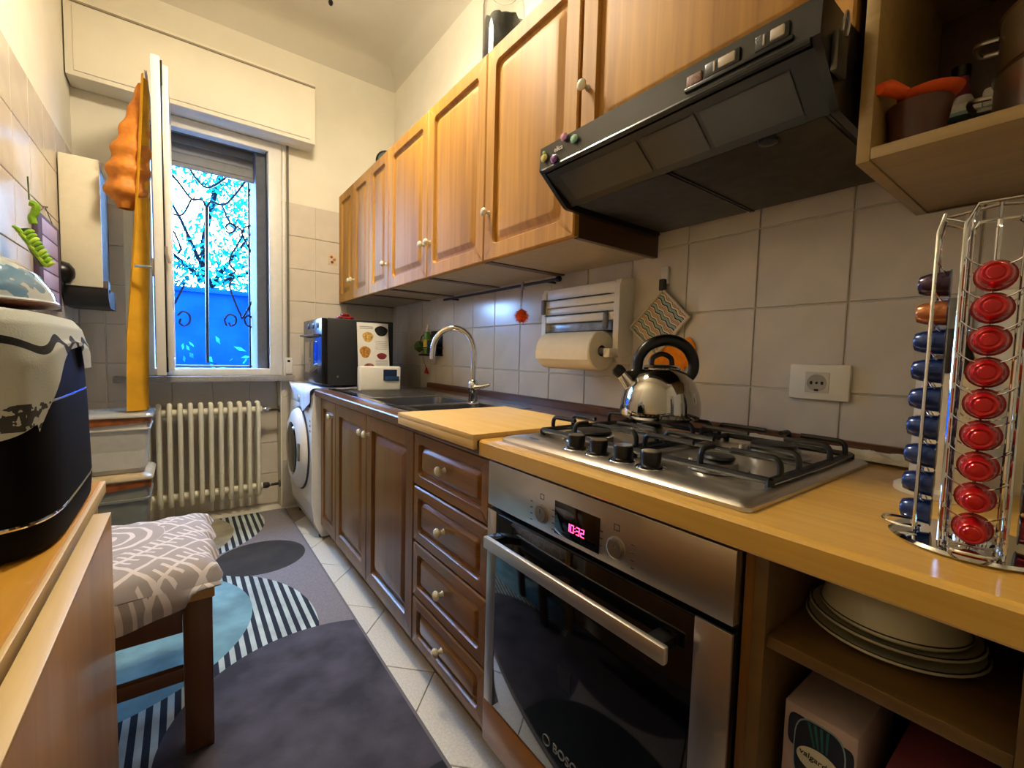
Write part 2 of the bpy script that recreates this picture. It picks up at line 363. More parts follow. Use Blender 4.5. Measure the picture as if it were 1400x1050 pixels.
# wrought iron grille outside
gy = 3.27
t = thing('window_grille', 'dark wrought-iron window grille with scrolls and a central upright', 'window grille', (-.46, gy, .9))
def gp(u, v): return at(200+u/3.5, 150+v/3.5, 'y', gy)
for r, nm, pts in [(.0075, 'arch_bar', [(150,240),(200,275),(240,330),(285,372),(330,360),(380,325),(430,270)]),
    (.0075, 'arch_bar', [(60,230),(110,295),(160,355),(215,425),(265,430),(288,465),(310,440),(360,455),(400,435),(470,350),(530,280)]),
    (.0065, 'scroll', [(215,430),(180,495),(150,505),(120,498),(95,515)]), (.0065, 'scroll', [(365,460),(400,540),(450,570),(462,605),(495,670),(530,735)]),
    (.0065, 'scroll', [(545,420),(515,418),(494,408),(490,392),(505,378),(530,385)]), (.0065, 'scroll', [(460,600),(440,640),(405,700),(400,740),(425,775),(395,790),(420,800),(400,850),(450,980),(465,990),(525,880)]),
    (.0065, 'scroll', [(460,590),(470,565),(500,555),(535,562)]), (.0065, 'scroll', [(530,610),(512,614),(500,600),(510,585),(530,588)]), (.0065, 'scroll', [(130,580),(165,660),(150,690)]),
    (.0065, 'scroll', [(185,830),(150,900),(125,950),(118,985)]), (.0065, 'scroll', [(150,985),(175,965),(205,980),(208,1015),(185,1035),(160,1020),(165,1000)]),
    (.0065, 'scroll', [(385,1035),(375,1005),(395,980),(425,990),(428,1020),(405,1035),(395,1018)]), (.0065, 'scroll', [(380,580),(400,590),(425,575),(420,550),(395,545),(380,560),(390,575)]),
    (.0065, 'scroll', [(510,1000),(490,985),(470,1000),(480,1030),(510,1040),(535,1020)])]:
    obj(nm, M().tube(smooth_path([gp(*p) for p in pts], 5), r, 6), black_iron, t)
bar = [gp(289, 465), gp(290, 700), gp(291, 900), gp(292, 1085), gp(294, 1210)]
obj('upright_bar', M().tube(smooth_path(bar, 6),   .010, 8), black_iron, t)
for x in (-.70, -.225): obj('side_bar', M().cyl((x, gy, .885), (x, gy, 2.4), .006, n=8), black_iron, t)
obj('cross_bar', M().cyl((-.72, gy, .93), (-.215, gy, .93), .006, n=8), black_iron, t)
# outside
fence_m = P('garden_wall_blue', '#04205a', .9, var=.3, scale=3, spec=0)
struct('ground', M().box(-6, 6, YB+.4, 14, -.3, -.05), P('outside_ground', '#0c1a34', .9, var=.3, scale=4, spec=0))
t = thing('garden_wall', 'blue-lit garden wall beyond the window below the trees', 'wall', (-.3, 5.2, 0))
obj('wall_face', M().box(-4, 4, 5.2, 5.4, -.05, 1.6), fence_m, t); obj('coping', M().rb(-4, 4, 5.16, 5.44, 1.6, 1.65, .01), fence_m, t)
def foliage(n, x0, x1, y0, y1, z0, z1, s, dens):
    m = M()
    for i in range(n):
        p = Vector((random.uniform(x0, x1), random.uniform(y0, y1), random.uniform(z0, z1)))
        if not dens(p): continue
        a = Vector((random.gauss(0,1), random.gauss(0,1), random.gauss(0,1))).normalized(); c2 = a.orthogonal().normalized(); k = s*random.uniform(.6, 1.3)
        m.add([p-a*k, p+c2*k*.45, p+a*k, p-c2*k*.45], [(0,1,2,3)])
    return m
def blob(p):
    return math.sin(p.x*3.1+1)+math.sin(p.z*4.2+p.x*2)+math.sin(p.y*2.3+p.z*1.7) > random.uniform(-1.1, 1.0)
leafA = P('leaf_teal', '#0a5054', .8, var=.4, scale=8, spec=0); leafB = P('leaf_dark', '#0e4680', .8, var=.6, scale=8, spec=0)
bark = P('bark', '#0b0d12', .9, spec=0)
t = thing('garden_tree', 'loose leafy tree seen against bright sky through the window', 'tree', (-.2, 7, 0))
cr = obj('crown', foliage(26000, -2.4, 1.8, 6.2, 8.2, 1.6, 5.4, .05, blob), leafA, t, False, recalc=False); tag(cr, kind='stuff')
m = M().tube(smooth_path([(-.25, 7, -.05), (-.2, 7, 1.2), (-.35, 7.1, 2.4), (-.1, 7, 3.6)], 5), [.07-.0028*i for i in range(16)], 8)
for a_ in ((-.9, 6.8, 3.3), (.6, 7.1, 3.1), (-1.3, 7.2, 2.6), (.9, 6.9, 2.3)): m.tube([(-.28, 7.05, 1.9), ((-.28+a_[0])/2, 7, (1.9+a_[2])/2+.1), a_], [.03, .02, .008], 6)
obj('trunk', m, bark, t)
t = thing('garden_shrub', 'low dark ivy bush in front of the garden wall outside', 'shrub', (-.3, 4.9, 0))
cr = obj('foliage', foliage(1500, -1.6, 1.2, 4.65, 5.05, .1, 1.15, .05, lambda p: random.random() < 1.2-p.z), leafB, t, False, recalc=False); tag(cr, kind='stuff')
obj('stem', M().tube([(-.3, 4.95, -.05), (-.2, 4.95, .5), (-.35, 4.95, .9)], .012, 6), bark, t)
# ------------------------------------------------------------------ ceiling lamp (only its finial shows)
lx, ly, lz = -.166, 1.423, 2.25   # finial tip; the lamp itself hangs above the frame
t = thing('pendant_lamp', 'pendant ceiling lamp with white finial tip showing at the top of the frame', 'lamp', (lx, ly, ZC))
obj('canopy', M().lathe([(.05, -.03), (.06, -.005), (.06, 0)], (lx, ly, ZC)), white_pl, t)
zl = 2.70
obj('rod', M().cyl((lx, ly, zl+.10), (lx, ly, ZC-.02), .007), white_pl, t)
obj('shade', M().lathe([(.16, zl+.039), (.165, zl+.044), (.12, zl+.09), (.03, zl+.11), (.0, zl+.11)], (lx, ly, 0), 32), P('shade_glow', (1, .86, .64, 1), .5, var=0, emit=LAMP_STRENGTH*.16), t)
lm = P('lamp_glow', (1, .86, .64, 1), .5, var=0, emit=LAMP_STRENGTH)
obj('diffuser', M().lathe([(.15, zl+.037), (.149, zl+.011), (.140, zl+.003), (.10, zl+.001), (.006, zl)], (lx, ly, 0), 32), lm, t)
f_ = obj('finial', M().lathe([(.004, zl), (.004, lz+.07), (.0085, lz+.06), (.0105, lz+.035), (.0095, lz+.022), (.006, lz+.016)], (lx, ly, 0), 14), white_pl, t)
obj('finial_tip', M().lathe([(.007, lz+.016), (.0085, lz+.009), (.005, lz+.002), (.001, lz)], (lx, ly, 0), 12), black_pl, f_)
# hallway ceiling light behind the camera
hx_, hy_ = -.2, -1.0
t = thing('ceiling_light', 'round flush ceiling light behind the viewer, out of the picture', 'lamp', (hx_, hy_, ZC))
obj('plate', M().lathe([(.15, -.02), (.155, 0)], (hx_, hy_, ZC), 28), white_pl, t)
obj('diffuser', M().lathe([(.14, -.02), (.12, -.06), (.06, -.075), (.0, -.08)], (hx_, hy_, ZC), 28), P('hall_glow', (1, .86, .62, 1), .5, var=0, emit=HALL_POWER), t)
# ------------------------------------------------------------------ cabinet fronts
def front(y0, y1, z0, z1, xf, th=.02, fr=.055, gw=.02, rc=.012, fr_top=None):
    """a framed door: flat frame, recessed groove, raised field, facing -x"""
    m = M(); L = []
    for ins, dx, r in ((0, th, .001), (0, .004, .001), (.004, 0, .002), (fr, 0, rc), (fr+.002, .003, rc), (fr+.004, .013, rc), (fr+.008+gw*.3, .0135, rc), (fr+.010+gw*.35, .012, rc*.9), (fr+.010+gw, .003, rc*.7), (fr+.013+gw, .002, rc*.7)):
        L.append([(xf+dx, p[0], p[1]) for p in rrect(y0+ins, y1-ins, z0+ins, z1-ins, r)])
    return m.loops(L, True, True, True)
knob_me = None
def knob(parent, x, y, z):
    global knob_me
    if knob_me is None:
        m = M().lathe([(.009, 0), (.0065, .003), (.0055, .010), (.008, .014), (.0135, .018), (.0148, .023), (.012, .028), (.006, .031), (0, .0315)], (0,0,0), 16, (-1, 0, 0))
        knob_me = bpy.data.meshes.new('knob'); knob_me.from_pydata([tuple(p) for p in m.v], [], m.f); knob_me.materials.append(knob_m); fix(knob_me, True)
    o = bpy.data.objects.new('knob', knob_me); COL.objects.link(o); o.parent = parent; o.location = Vector((x, y, z))-ORG[parent]; return o
def carcass(m, x0, x1, y0, y1, z0, z1, t=.018, top=True):
    m.box(x0, x1, y0, y0+t, z0, z1); m.box(x0, x1, y1-t, y1, z0, z1); m.box(x0, x1, y0+t, y1-t, z0, z0+t)
    if top: m.box(x0, x1, y0+t, y1-t, z1-t, z1)
    m.box(x1-.006, x1, y0+t, y1-t, z0+t, z1-t); return m
ZB0, ZB1 = .0869, .797
g2 = .002
# base cabinets
t = thing('base_cabinet', 'narrow dark oak base cabinet with one door next to the washing machine', 'cabinet', (.3, (Y3+Y4)/2, 0))
obj('carcass', carcass(M(), .021, D-.06, Y3+.001, Y4, ZB0, ZB1), dark, t)
d = obj('door', front(Y3+g2, Y4-g2, ZB0, ZB1-.004, 0, fr=.05), dark, t); knob(d, 0, Y3+.045, .72)
obj('plinth', M().box(.05, .066, Y3+.001, Y4, .001, ZB0), dark, t)
t = thing('sink_cabinet', 'dark oak base cabinet with two doors under the sink', 'cabinet', (.3, Y2, 0))
obj('carcass', carcass(M(), .021, D-.06, Y1+.001, Y3-.001, ZB0, ZB1, top=False), dark, t)
for a0, a1, ky in ((Y1, Y2, Y2-.03), (Y2, Y3, Y2+.03)):
    d = obj('door', front(a0+g2, a1-g2, ZB0, ZB1-.004, 0, fr=.058, gw=.03, rc=.006), dark, t); knob(d, 0, ky, .715)
obj('plinth', M().box(.05, .066, Y1+.001, Y3-.001, .001, ZB0), dark, t)
t = thing('drawer_cabinet', 'dark oak base cabinet with a stack of four drawers', 'cabinet', (.3, (Y0+Y1)/2, 0))
obj('carcass', carcass(M(), .021, D-.06, Y0+.001, Y1-.001, ZB0, ZB1), dark, t)
dz = [.0869, .2502, .4353, .6225, .797]
for i in range(4):
    a, b_ = dz[i], dz[i+1]-.006
    d = obj('drawer', front(Y0+g2, Y1-g2, a, b_, 0, fr=.032, gw=.012, rc=.014), dark_h, t); knob(d, 0, (Y0+Y1)/2+.01, (a+b_)/2+.005)
obj('plinth', M().box(.05, .066, Y0+.001, Y1-.001, .001, ZB0), dark, t)
# oven housing: side panels, bottom drawer panel
t = thing('oven_housing', 'brown wooden oven housing with a plain panel below the oven', 'cabinet', (.3, .3, 0))
for y in (-.012, .5985): obj('side_panel', M().box(.004, D-.06, y, y+.012, ZB0, .797), dark, t)
obj('shelf', M().box(.02, D-.06, .001, .598, .175, .19), dark, t)
obj('bottom_panel', M().rb(-.012, .008, .003, .604, .085, .1945, .004), wood('bottom_panel_oak', '#8a5418', '#a9691f', 'y'), t)
obj('plinth', M().box(.05, .066, -.01, .61, .001, .09), dark, t)
# open shelf cabinet on the right
ya, yb_ = -.262, -.0135
t = thing('shelf_cabinet', 'open oak base cabinet with one shelf, right of the oven', 'cabinet', (.3, -.14, 0))
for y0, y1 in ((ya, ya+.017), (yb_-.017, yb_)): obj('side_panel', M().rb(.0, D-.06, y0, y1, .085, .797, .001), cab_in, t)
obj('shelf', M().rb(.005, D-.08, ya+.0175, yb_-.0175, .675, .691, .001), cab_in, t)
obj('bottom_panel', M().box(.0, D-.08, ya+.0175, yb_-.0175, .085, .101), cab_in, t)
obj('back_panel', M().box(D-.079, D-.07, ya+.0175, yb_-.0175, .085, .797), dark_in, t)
obj('plinth', M().box(.05, .066, ya, yb_, .001, .085), dark, t)
# worktops
def wt_profile(x0, z0, z1):
    return [(x0+.008, z1), (x0+.003, z1-.002), (x0, z1-.006), (x0, z0+.004), (x0+.002, z0+.001), (x0+.006, z0), (D-.001, z0), (D-.001, z1)]
m = M().prism(wt_profile(-.03, .803, ZW), lambda p, a: (p[0], a, p[1]), -.33, .617)
wt = tag(obj('worktop', m, gold_w, None, False, base=(.3, .15, .80)), 'golden wood worktop around the hob', 'worktop')
sx0, sx1, sy0, sy1 = .045, .50, 1.09, 2.235
m = M(); m.prism(wt_profile(-.03, .803, .838), lambda p, a: (p[0] if p[0] < .1 else sx0, a, p[1]), .6175, 2.274); m.box(sx1, D-.001, .6175, 2.274, .803, .838)
m.box(sx0-.001, sx1+.001, .6175, sy0, .803, .838); m.box(sx0-.001, sx1+.001, sy1, 2.274, .803, .838)
tag(obj('worktop', m, dark_w, None, False, base=(.3, 1.4, .80)), 'dark brown worktop holding the sink', 'worktop')
t = thing('worktop_upstand', 'brown wooden upstand strip along the bottom of the wall tiles', 'upstand', (D-.01, 1.3, ZW))
m = M().prism([(D-.022, ZW+.0005), (D-.022, .862), (D-.016, .8687), (D-.0005, .8687), (D-.0005, ZW+.0005)], lambda p, a: (p[0], a, p[1]), -.33, .6165); obj('strip', m, dark_w, t)
m = M().prism([(D-.022, .8385), (D-.022, .862), (D-.016, .8687), (D-.0005, .8687), (D-.0005, .8385)], lambda p, a: (p[0], a, p[1]), .6175, 2.274); obj('strip', m, dark_w, t)
# chopping board with front lip
m = M(); m.rb(-.044, .385, .622, 1.085, .8385, .855, .002); m.rb(-.044, -.031, .622, 1.085, .818, .842, .002)
tag(obj('chopping_board', m, board_m, None, base=(.17, .85, .838)), 'pale wooden pastry board with a front lip lying on the worktop by the sink', 'chopping board')
# ------------------------------------------------------------------ wall cabinets
def wall_cab(y1, y0, label, knobs, splits=None, zb=ZUB):
    t = thing('wall_cabinet', label, 'cabinet', (.45, (y0+y1)/2, zb))
    m = M(); x0 = XU+.021; m.box(x0, D, y0+.001, y0+.019, zb, ZUT); m.box(x0, D, y1-.019, y1-.001, zb, ZUT); m.box(x0, D, y0+.019, y1-.019, ZUT-.018, ZUT); m.box(D-.008, D, y0+.019, y1-.019, zb+.015, ZUT-.018)
    obj('carcass', m, upper_in, t); obj('underside', M().box(x0, D-.009, y0+.0195, y1-.0195, zb+.004, zb+.018), under_m, t)
    e = [y0]+(splits or [])+[y1]
    for i in range(len(e)-1):
        d = obj('door', front(e[i]+g2, e[i+1]-g2, zb+.002, ZUT-.002, XU, fr=.052, gw=.026, rc=.02), oak, t)
        for k in knobs:
            if e[i] < k[0] < e[i+1]: knob(d, XU, k[0], k[1])
    return t
wall_cab(U[0], U[2], 'farthest oak wall cabinet with two narrow doors, against the window wall', [(U[1]+.028, 1.50), (U[1]-.028, 1.50)], [U[1]])
wall_cab(U[2], U[3], 'narrow single-door oak wall cabinet next to the two-door one', [(U[3]+.03, 1.515)])
wall_cab(U[3], U[4], 'oak wall cabinet above the white tablet box, third from the window wall', [(U[4]+.03, 1.53)])
wall_cab(U[4], U[5], 'oak wall cabinet above the sink tap, second from the cooker hood', [(U[4]-.03, 1.53)])
wall_cab(U[5], U[6], 'oak wall cabinet touching the left end of the cooker hood', [(U[5]-.03, 1.545)])
t = wall_cab(U[6]-.006, U[7]+.001, 'short oak wall cabinet directly above the cooker hood', [(U[6]-.032, 1.76)], zb=1.585)
# corner shelf unit on the right
t = thing('wall_shelf_unit', 'open oak wall shelf unit holding pots, right of the cooker hood', 'shelf unit', (.45, -.23, 1.366))
y1, y0 = -.0115, -.46
for a, b_ in ((y0, y0+.018), (y1-.018, y1)): obj('side_panel', M().rb(XU, D, a, b_, 1.366, ZUT, .001), oak_h, t)
obj('bottom_shelf', M().rb(XU, D-.009, y0+.0185, y1-.0185, 1.368, 1.386, .001), oak_h, t)
obj('shelf', M().rb(XU+.01, D-.009, y0+.0185, y1-.0185, 1.74, 1.758, .001), oak_h, t)
obj('top_panel', M().box(XU, D-.009, y0+.0185, y1-.0185, ZUT-.018, ZUT), oak_h, t)
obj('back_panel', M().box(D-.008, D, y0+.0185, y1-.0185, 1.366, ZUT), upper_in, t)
# ------------------------------------------------------------------ cooker hood
t = thing('cooker_hood', 'black cooker hood with control strip, hung under the wall cabinets', 'cooker hood', (.4, .31, 1.44))
hy0, hy1 = .0015, .6195
prof = [(.135, 1.516), (.138, 1.572), (.150, 1.580), (D-.02, 1.582), (D-.02, 1.445), (D-.035, 1.440), (.232, 1.440), (.222, 1.443)]
for a, b_ in ((hy0, hy0+.012), (hy1-.012, hy1)): obj('end_panel', M().prism(prof, lambda p, y: (p[0], y, p[1]), a, b_), black_hood, t)
i0, i1 = hy0+.012, hy1-.012
m = M(); m.prism([(.135, 1.516), (.138, 1.572), (.150, 1.580), (.160, 1.580), (.160, 1.516)], lambda p, y: (p[0], y, p[1]), i0, i1)
fp = obj('front_fascia', m, black_hood, t)
obj('top_plate', M().box(.16, D-.02, i0, i1, 1.575, 1.582), black_hood, t)
obj('front_lip', M().tube([(.138, i0, 1.5125), (.138, i1, 1.5125)], .006, 8), black_pl, t)
# sloping light panel and flat grease filter underneath
sp = lambda u, y: (.148+u*.090, y, 1.508-u*.062)
m = M().loops([[sp(0, i0), sp(1, i0), (sp(1, i0)[0], i0, sp(1, i0)[2]+.01), (sp(0, i0)[0], i0, sp(0, i0)[2]+.01)], [sp(0, i1), sp(1, i1), (sp(1, i1)[0], i1, sp(1, i1)[2]+.01), (sp(0, i1)[0], i1, sp(0, i1)[2]+.01)]], True, True, True)
lp = obj('light_panel', m, P('hood_black_satin', '#0c0b0a', .35, var=.1), t)
for a, b_ in ((.05, .20), (.21, .33), (.34, .57)):
    n_ = M(); L = []
    for y in (a, b_): L.append([Vector(sp(u, y))+Vector((-.0012, 0, -.0016)) for u in (.15, .85)])
    n_.loops(L, False); obj('light_cover', n_, P('smoked_cover', '#2a2822', .3, var=.1), lp)
fm = P('grease_filter', '#4a4844', .35, .8)
m = M().box(.245, D-.03, i0+.01, i1-.01, 1.452, 1.458)
fo = obj('filter_frame', m, fm, t)
for k in range(60):
    x = .252+k*.0062
    obj('filter_rib', M().prism([(x, 1.452), (x+.0022, 1.4475), (x+.0044, 1.452)], lambda p, y: (p[0], y, p[1]), i0+.015, i1-.015), fm, fo, False)
m = M()
for y in (.31, .318): m.box(.245, D-.03, y, y+.004, 1.446, 1.452)
obj('filter_joint', m, black_pl, t)
obj('filter_knob', M().lathe([(.018, 0), (.016, -.008), (.006, -.011), (0, -.011)], (.26, .12, 1.452), 16), black_pl, t)
# control strip: raised bar with two slider windows and a label
xs_ = .1345
cs = obj('control_strip', M().rb(xs_-.004, xs_+.004, .036, .212, 1.525, 1.532, .001), black_pl, t)
lab = P('switch_label', '#b9aa94', .5); 
obj('rating_label', M().rb(xs_-.002, xs_+.003, .182, .21, 1.534, 1.552, .001), P('rating_print', '#8e6f63', .6, var=.4, scale=300), cs)
for a, b_ in ((.118, .172), (.045, .088)):
    s_ = obj('switch_window', M().rb(xs_-.003, xs_+.003, a-.003, b_+.003, 1.533, 1.556, .001), black_pl, cs)
for a, b_ in ((.122, .150), (.048, .068)): obj('switch_slider', M().rb(xs_-.006, xs_+.002, a, b_, 1.537, 1.553, .0015), lab, cs)
for y in (.156, .076): obj('switch_mark', M().rb(xs_-.005, xs_+.002, y, y+.003, 1.537, 1.553, .0005), lab, cs)
text('maker_mark', 'elica', .017, P('mark_silver', '#e8e4da', .4), fp, (.1335, .548, 1.548), (0, -1, 0), (0, 0, 1))
# gem magnets
for nm, y, z, col, lb in (('pink', .527, 1.566, '#d49ac0', 'pink faceted gem magnet at top of the hood corner'), ('green', .492, 1.549, '#9fd8b8', 'green faceted gem magnet right of the hood maker mark'), ('purple', .561, 1.527, '#8d5aa8', 'purple faceted gem magnet below the hood maker mark'), ('yellow', .597, 1.541, '#d9cf7a', 'yellow apple-shaped gem magnet at the hood left end')):
    g = thing('gem_magnet', lb, 'magnet', (.135, y, z), 'gem magnets on the hood')
    m = M().lathe([(.0095, 0), (.0115, .003), (.0115, .005), (.007, .009), (0, .010)], (.1345, y, z), 8, (-1, 0, 0), sx=.85)
    obj('gem', m, P('gem_'+nm, col, .08, var=.3, scale=250, coat=1), g, False)
    if nm == 'yellow': obj('leaf', M().rb(.128, .1335, y-.004, y+.004, z+.010, z+.016, .001), P('gem_leaf', '#b9c96a', .2), g)
# hook with opener on the hood's right end
t = thing('magnetic_hook', 'dark metal hook plate hanging at the right end of the hood', 'hook', (.22, -.003, 1.50))
obj('plate', M().rb(.175, .215, -.0085, .0005, 1.478, 1.535, .002), P('hook_steel', '#5b574e', .4, .8), t)
obj('hook', M().tube(smooth_path([(.185, -.009, 1.535), (.183, -.011, 1.55), (.193, -.011, 1.565), (.203, -.011, 1.552), (.203, -.009, 1.535)], 5), .002, 6), steel, t)
# ------------------------------------------------------------------ built-in oven
t = thing('built_in_oven', 'stainless steel built-in oven with black glass door and red clock display', 'oven', (.25, .2985, .195))
oy0, oy1 = .003, .594
obj('body', M().box(.012, .55, .012, .588, .2, .795), dark_in, t)
obj('top_gap', M().box(.003, .012, oy0, oy1, .66, .70), black_pl, t)
pn = obj('control_panel', M().rb(-.016, .012, oy0, oy1, .6905, .7955, .002), steel_b, t)
obj('display', M().rb(-.0172, -.015, .240, .357, .7, .765, .0005), black_gl, pn)
red = P('display_red', (1, .03, .12, 1), .5, var=0, emit=6)
# seven-segment digits 10:32
SEG = {'0': 'abcdef', '1': 'bc', '2': 'abged', '3': 'abgcd'}
def digit(m, ch, y, z, w=.0085, h=.015):
    T = .0013; x0, x1 = -.0178, -.0170
    for s_ in SEG[ch]:
        if s_ == 'a': m.box(x0, x1, y-w, y, z+h-T, z+h)
        if s_ == 'd': m.box(x0, x1, y-w, y, z, z+T)
        if s_ == 'g': m.box(x0, x1, y-w, y, z+h/2-T/2, z+h/2+T/2)
        if s_ == 'f': m.box(x0, x1, y-T, y, z+h/2, z+h)
        if s_ == 'e': m.box(x0, x1, y-T, y, z, z+h/2)
        if s_ == 'b': m.box(x0, x1, y-w, y-w+T, z+h/2, z+h)
        if s_ == 'c': m.box(x0, x1, y-w, y-w+T, z, z+h/2)
m = M()
for i, ch in enumerate('10'): digit(m, ch, .323-i*.0115, .716)
for z in (.720, .726): m.box(-.0178, -.017, .2985, .300, z, z+.0015)
for i, ch in enumerate('32'): digit(m, ch, .2965-i*.0115, .716)
obj('clock_digits', m, red, pn, False)
mk_ = P('panel_print', '#4b4844', .6)
for y, z, k in ((.396, .725, 4), (.203, .725, 5)):
    kn = obj('dial', M().lathe([(.020, 0), (.020, .003), (.0165, .004), (.0160, .0015), (.0150, .006), (0, .006)], (-.0155, y, z), 28, (-1, 0, 0)), steel, pn)
    obj('dial_mark', M().rb(-.0222, -.0213, y-.001, y+.001, z+.002, z+.011, .0003), mk_, kn)
    m = M()
    for i in range(4):
        for s_ in (-1, 1): m.box(-.0165, -.0158, y+s_*.034-.004, y+s_*.034+.003, z-.022+i*.013, z-.020+i*.013)
    m.box(-.0165, -.0158, y-.006, y+.006, z+.030, z+.0315); m.box(-.0165, -.0158, y-.006, y+.006, z+.040, z+.0415); m.box(-.0165, -.0158, y-.006, y-.0045, z+.030, z+.0415); m.box(-.0165, -.0158, y+.0045, y+.006, z+.030, z+.0415)
    tag(obj('panel_print', m, mk_, pn, False), kind='stuff')
dr = obj('door', M().rb(-.012, .010, oy0, oy1, .2, .679, .002), black_pl, t)
obj('glass', M().rb(-.0150, -.011, .058, .558, .203, .676, .001), black_gl, dr)
obj('steel_strip', M().rb(-.0155, -.010, oy0, .0575, .2, .6795, .001), steel_b, dr)
obj('steel_strip', M().rb(-.0155, -.010, .5585, oy1, .2, .6795, .001), steel_b, dr)
hd_ = obj('handle', M().rb(-.060, -.048, .075, .545, .610, .637, .003), P('handle_steel', '#d2ccc0', .42, 1, var=.03), dr)
for y in (.085, .52): obj('handle_mount', M().rb(-.05, -.0155, y, y+.03, .616, .634, .003), black_pl, hd_)
sm_ = P('maker_silver', '#8f8c86', .4)
text('maker_name', 'BOSCH', .026, sm_, dr, (-.0155, .300, .262), (0, -1, 0), (0, 0, 1))
obj('maker_ring', M().tube([(-.0156, .362+.0105*math.cos(a*PI/8), .262+.0105*math.sin(a*PI/8)) for a in range(16)], .0008, 5, True), sm_, dr)
obj('energy_label', M().box(-.0154, -.0151, .30, .335, .40, .44), P('faint_label', '#1b1b1c', .3, var=.2), dr, False)
# ------------------------------------------------------------------ gas hob
t = thing('gas_hob', 'stainless steel gas hob with black pan supports', 'hob', (.26, .285, ZW))
bx0, bx1, by0, by1 = .002, .513, -.001, .575
m = M(); L = []
for ins, z, r in ((0, ZW+.0005, .012), (.0, ZW+.006, .014), (.006, ZW+.012, .016), (.020, ZW+.015, .018), (.030, ZW+.010, .018), (.036, ZW+.008, .016)):
    k0 = .05 if ins > .015 else 0
    L.append([(x, y, z) for x, y in rrect(bx0+ins+k0, bx1-ins, by0+ins, by1-ins, r)])
m.loops(L, True, True, True); ht = obj('tray', m, steel_b, t)
text('maker_name', 'BOSCH', .010, mk_, ht, (.045, .50, ZW+.0152), (0, -1, 0), (1, 0, 0), .0002)
for i, y in enumerate((.378, .317, .256, .195)):
    kz = ZW+.014
    k = obj('dial', M().lathe([(.021, 0), (.021, .003), (.017, .005), (.0185, .026), (.0175, .028), (0, .028)], (.058, y, kz), 24), black_pl, t)
    obj('dial_cap', M().lathe([(.0165, .0281), (.0165, .0292), (0, .0294)], (.058, y, kz), 24), steel, k)
    obj('dial_ring', M().lathe([(.027, 0), (.026, .0015), (.021, .0018)], (.058, y, kz-.001), 24), chrome, k)
for x, y, r in ((.175, .135, .030), (.40, .135, .046), (.175, .44, .046), (.40, .44, .030)):
    bz = ZW+.009
    bu = obj('burner', M().lathe([(r+.022, 0), (r+.020, .003), (r+.004, .004), (r+.003, .014), (r-.004, .018), (0, .018)], (x, y, bz), 28), steel, t)
    obj('burner_cap', M().lathe([(r-.004, .0185), (r-.002, .021), (r-.005, .025), (r*.5, .027), (0, .027)], (x, y, bz), 28), black_iron, bu)
    obj('igniter', M().cyl((x-.03-r*.4, y+r, bz), (x-.03-r*.4, y+r, bz+.018), .003, n=8), white_pl, bu)
zt = ZW+.052
def prong(m, a, b_, rise0=True):
    a = Vector(a); b_ = Vector(b_); d_ = (b_-a).normalized()
    m.tube(smooth_path([(a.x, a.y, ZW+.02), (a.x, a.y, zt-.012), (a.x+d_.x*.006, a.y+d_.y*.006, zt-.002), (a.x+d_.x*.018, a.y+d_.y*.018, zt), (b_.x, b_.y, zt)], 4), .0050, 8)
for y0, y1, ym in ((.022, .275, .135), (.297, .552, .44)):
    m = M(); x0, x1 = .115, .475
    m.tube(smooth_path([(x0, y0, ZW+.022), (x1, y0, ZW+.022)], 3), .006, 8); m.tube([(x0, y1, ZW+.022), (x1, y1, ZW+.022)], .006, 8)
    m.tube([(x0, y0, ZW+.022), (x0, y1, ZW+.022)], .006, 8); m.tube([(x1, y0, ZW+.022), (x1, y1, ZW+.022)], .006, 8); m.tube([(.29, y0, ZW+.022), (.29, y1, ZW+.022)], .005, 8)
    for x in (x0, x1):
        for y in (y0, y1): m.cyl((x, y, ZW+.008), (x, y, ZW+.024), .007, n=8)
    gr = obj('pan_support', m, black_iron, t)
    for x in (.15, .22, .36, .44):
        for ys_, ye in ((y0, ym-.035), (y1, ym+.035)):
            m = M(); prong(m, (x, ys_, 0), (x, ye, 0)); obj('prong', m, black_iron, gr)
    for xs2, xe in ((x0, .155), (x1, .43)):
        m = M(); prong(m, (xs2, ym, 0), (xe, ym, 0)); obj('prong', m, black_iron, gr)
# ------------------------------------------------------------------ kettle
kx, ky, kz = .368, .395, zt+.0062
t = thing('whistling_kettle', 'polished steel whistling kettle with black loop handle on the hob', 'kettle', (kx, ky, kz))
kr = .098
obj('body', M().lathe([(0, 0), (kr*.93, 0), (kr*.99, .006), (kr, .016), (kr*.985, .040), (kr*.93, .065), (kr*.82, .090), (kr*.66, .110), (kr*.5, .121), (kr*.46, .123), (kr*.44, .121)], (kx, ky, kz), 40), P('polished_steel', '#b5b3ae', .07, 1, var=.02), t)
ld = obj('lid', M().lathe([(kr*.47, .121), (kr*.48, .125), (kr*.40, .131), (kr*.15, .134), (0, .134)], (kx, ky, kz), 32), chrome, t)
vd = Vector((.817, -.577, 0))                    # handle plane: across the view
def kp(u, z): return Vector((kx, ky, kz+z))+vd*u
obj('lid_knob', M().tube(smooth_path([kp(-.026, .132), kp(-.022, .150), kp(0, .160), kp(.022, .150), kp(.026, .132)], 5), .0065, 8), black_pl, ld)
hpts = [kp(.066, .094), kp(.080, .115), kp(.080, .145), kp(.062, .176), kp(.030, .193), kp(-.005, .193), kp(-.038, .178), kp(-.058, .150), kp(-.062, .120), kp(-.078, .106), kp(-.098, .106)]
hh = smooth_path(hpts, 5)
obj('handle', M().tube(hh, [.011+.004*math.sin(PI*min(1, i/(len(hh)-1)*1.15)) for i in range(len(hh))], 12), black_pl, t)
sp_ = obj('spout', M().tube([kp(-.074, .078), kp(-.092, .098), kp(-.104, .112)], [.019, .015, .013], 14), chrome, t)
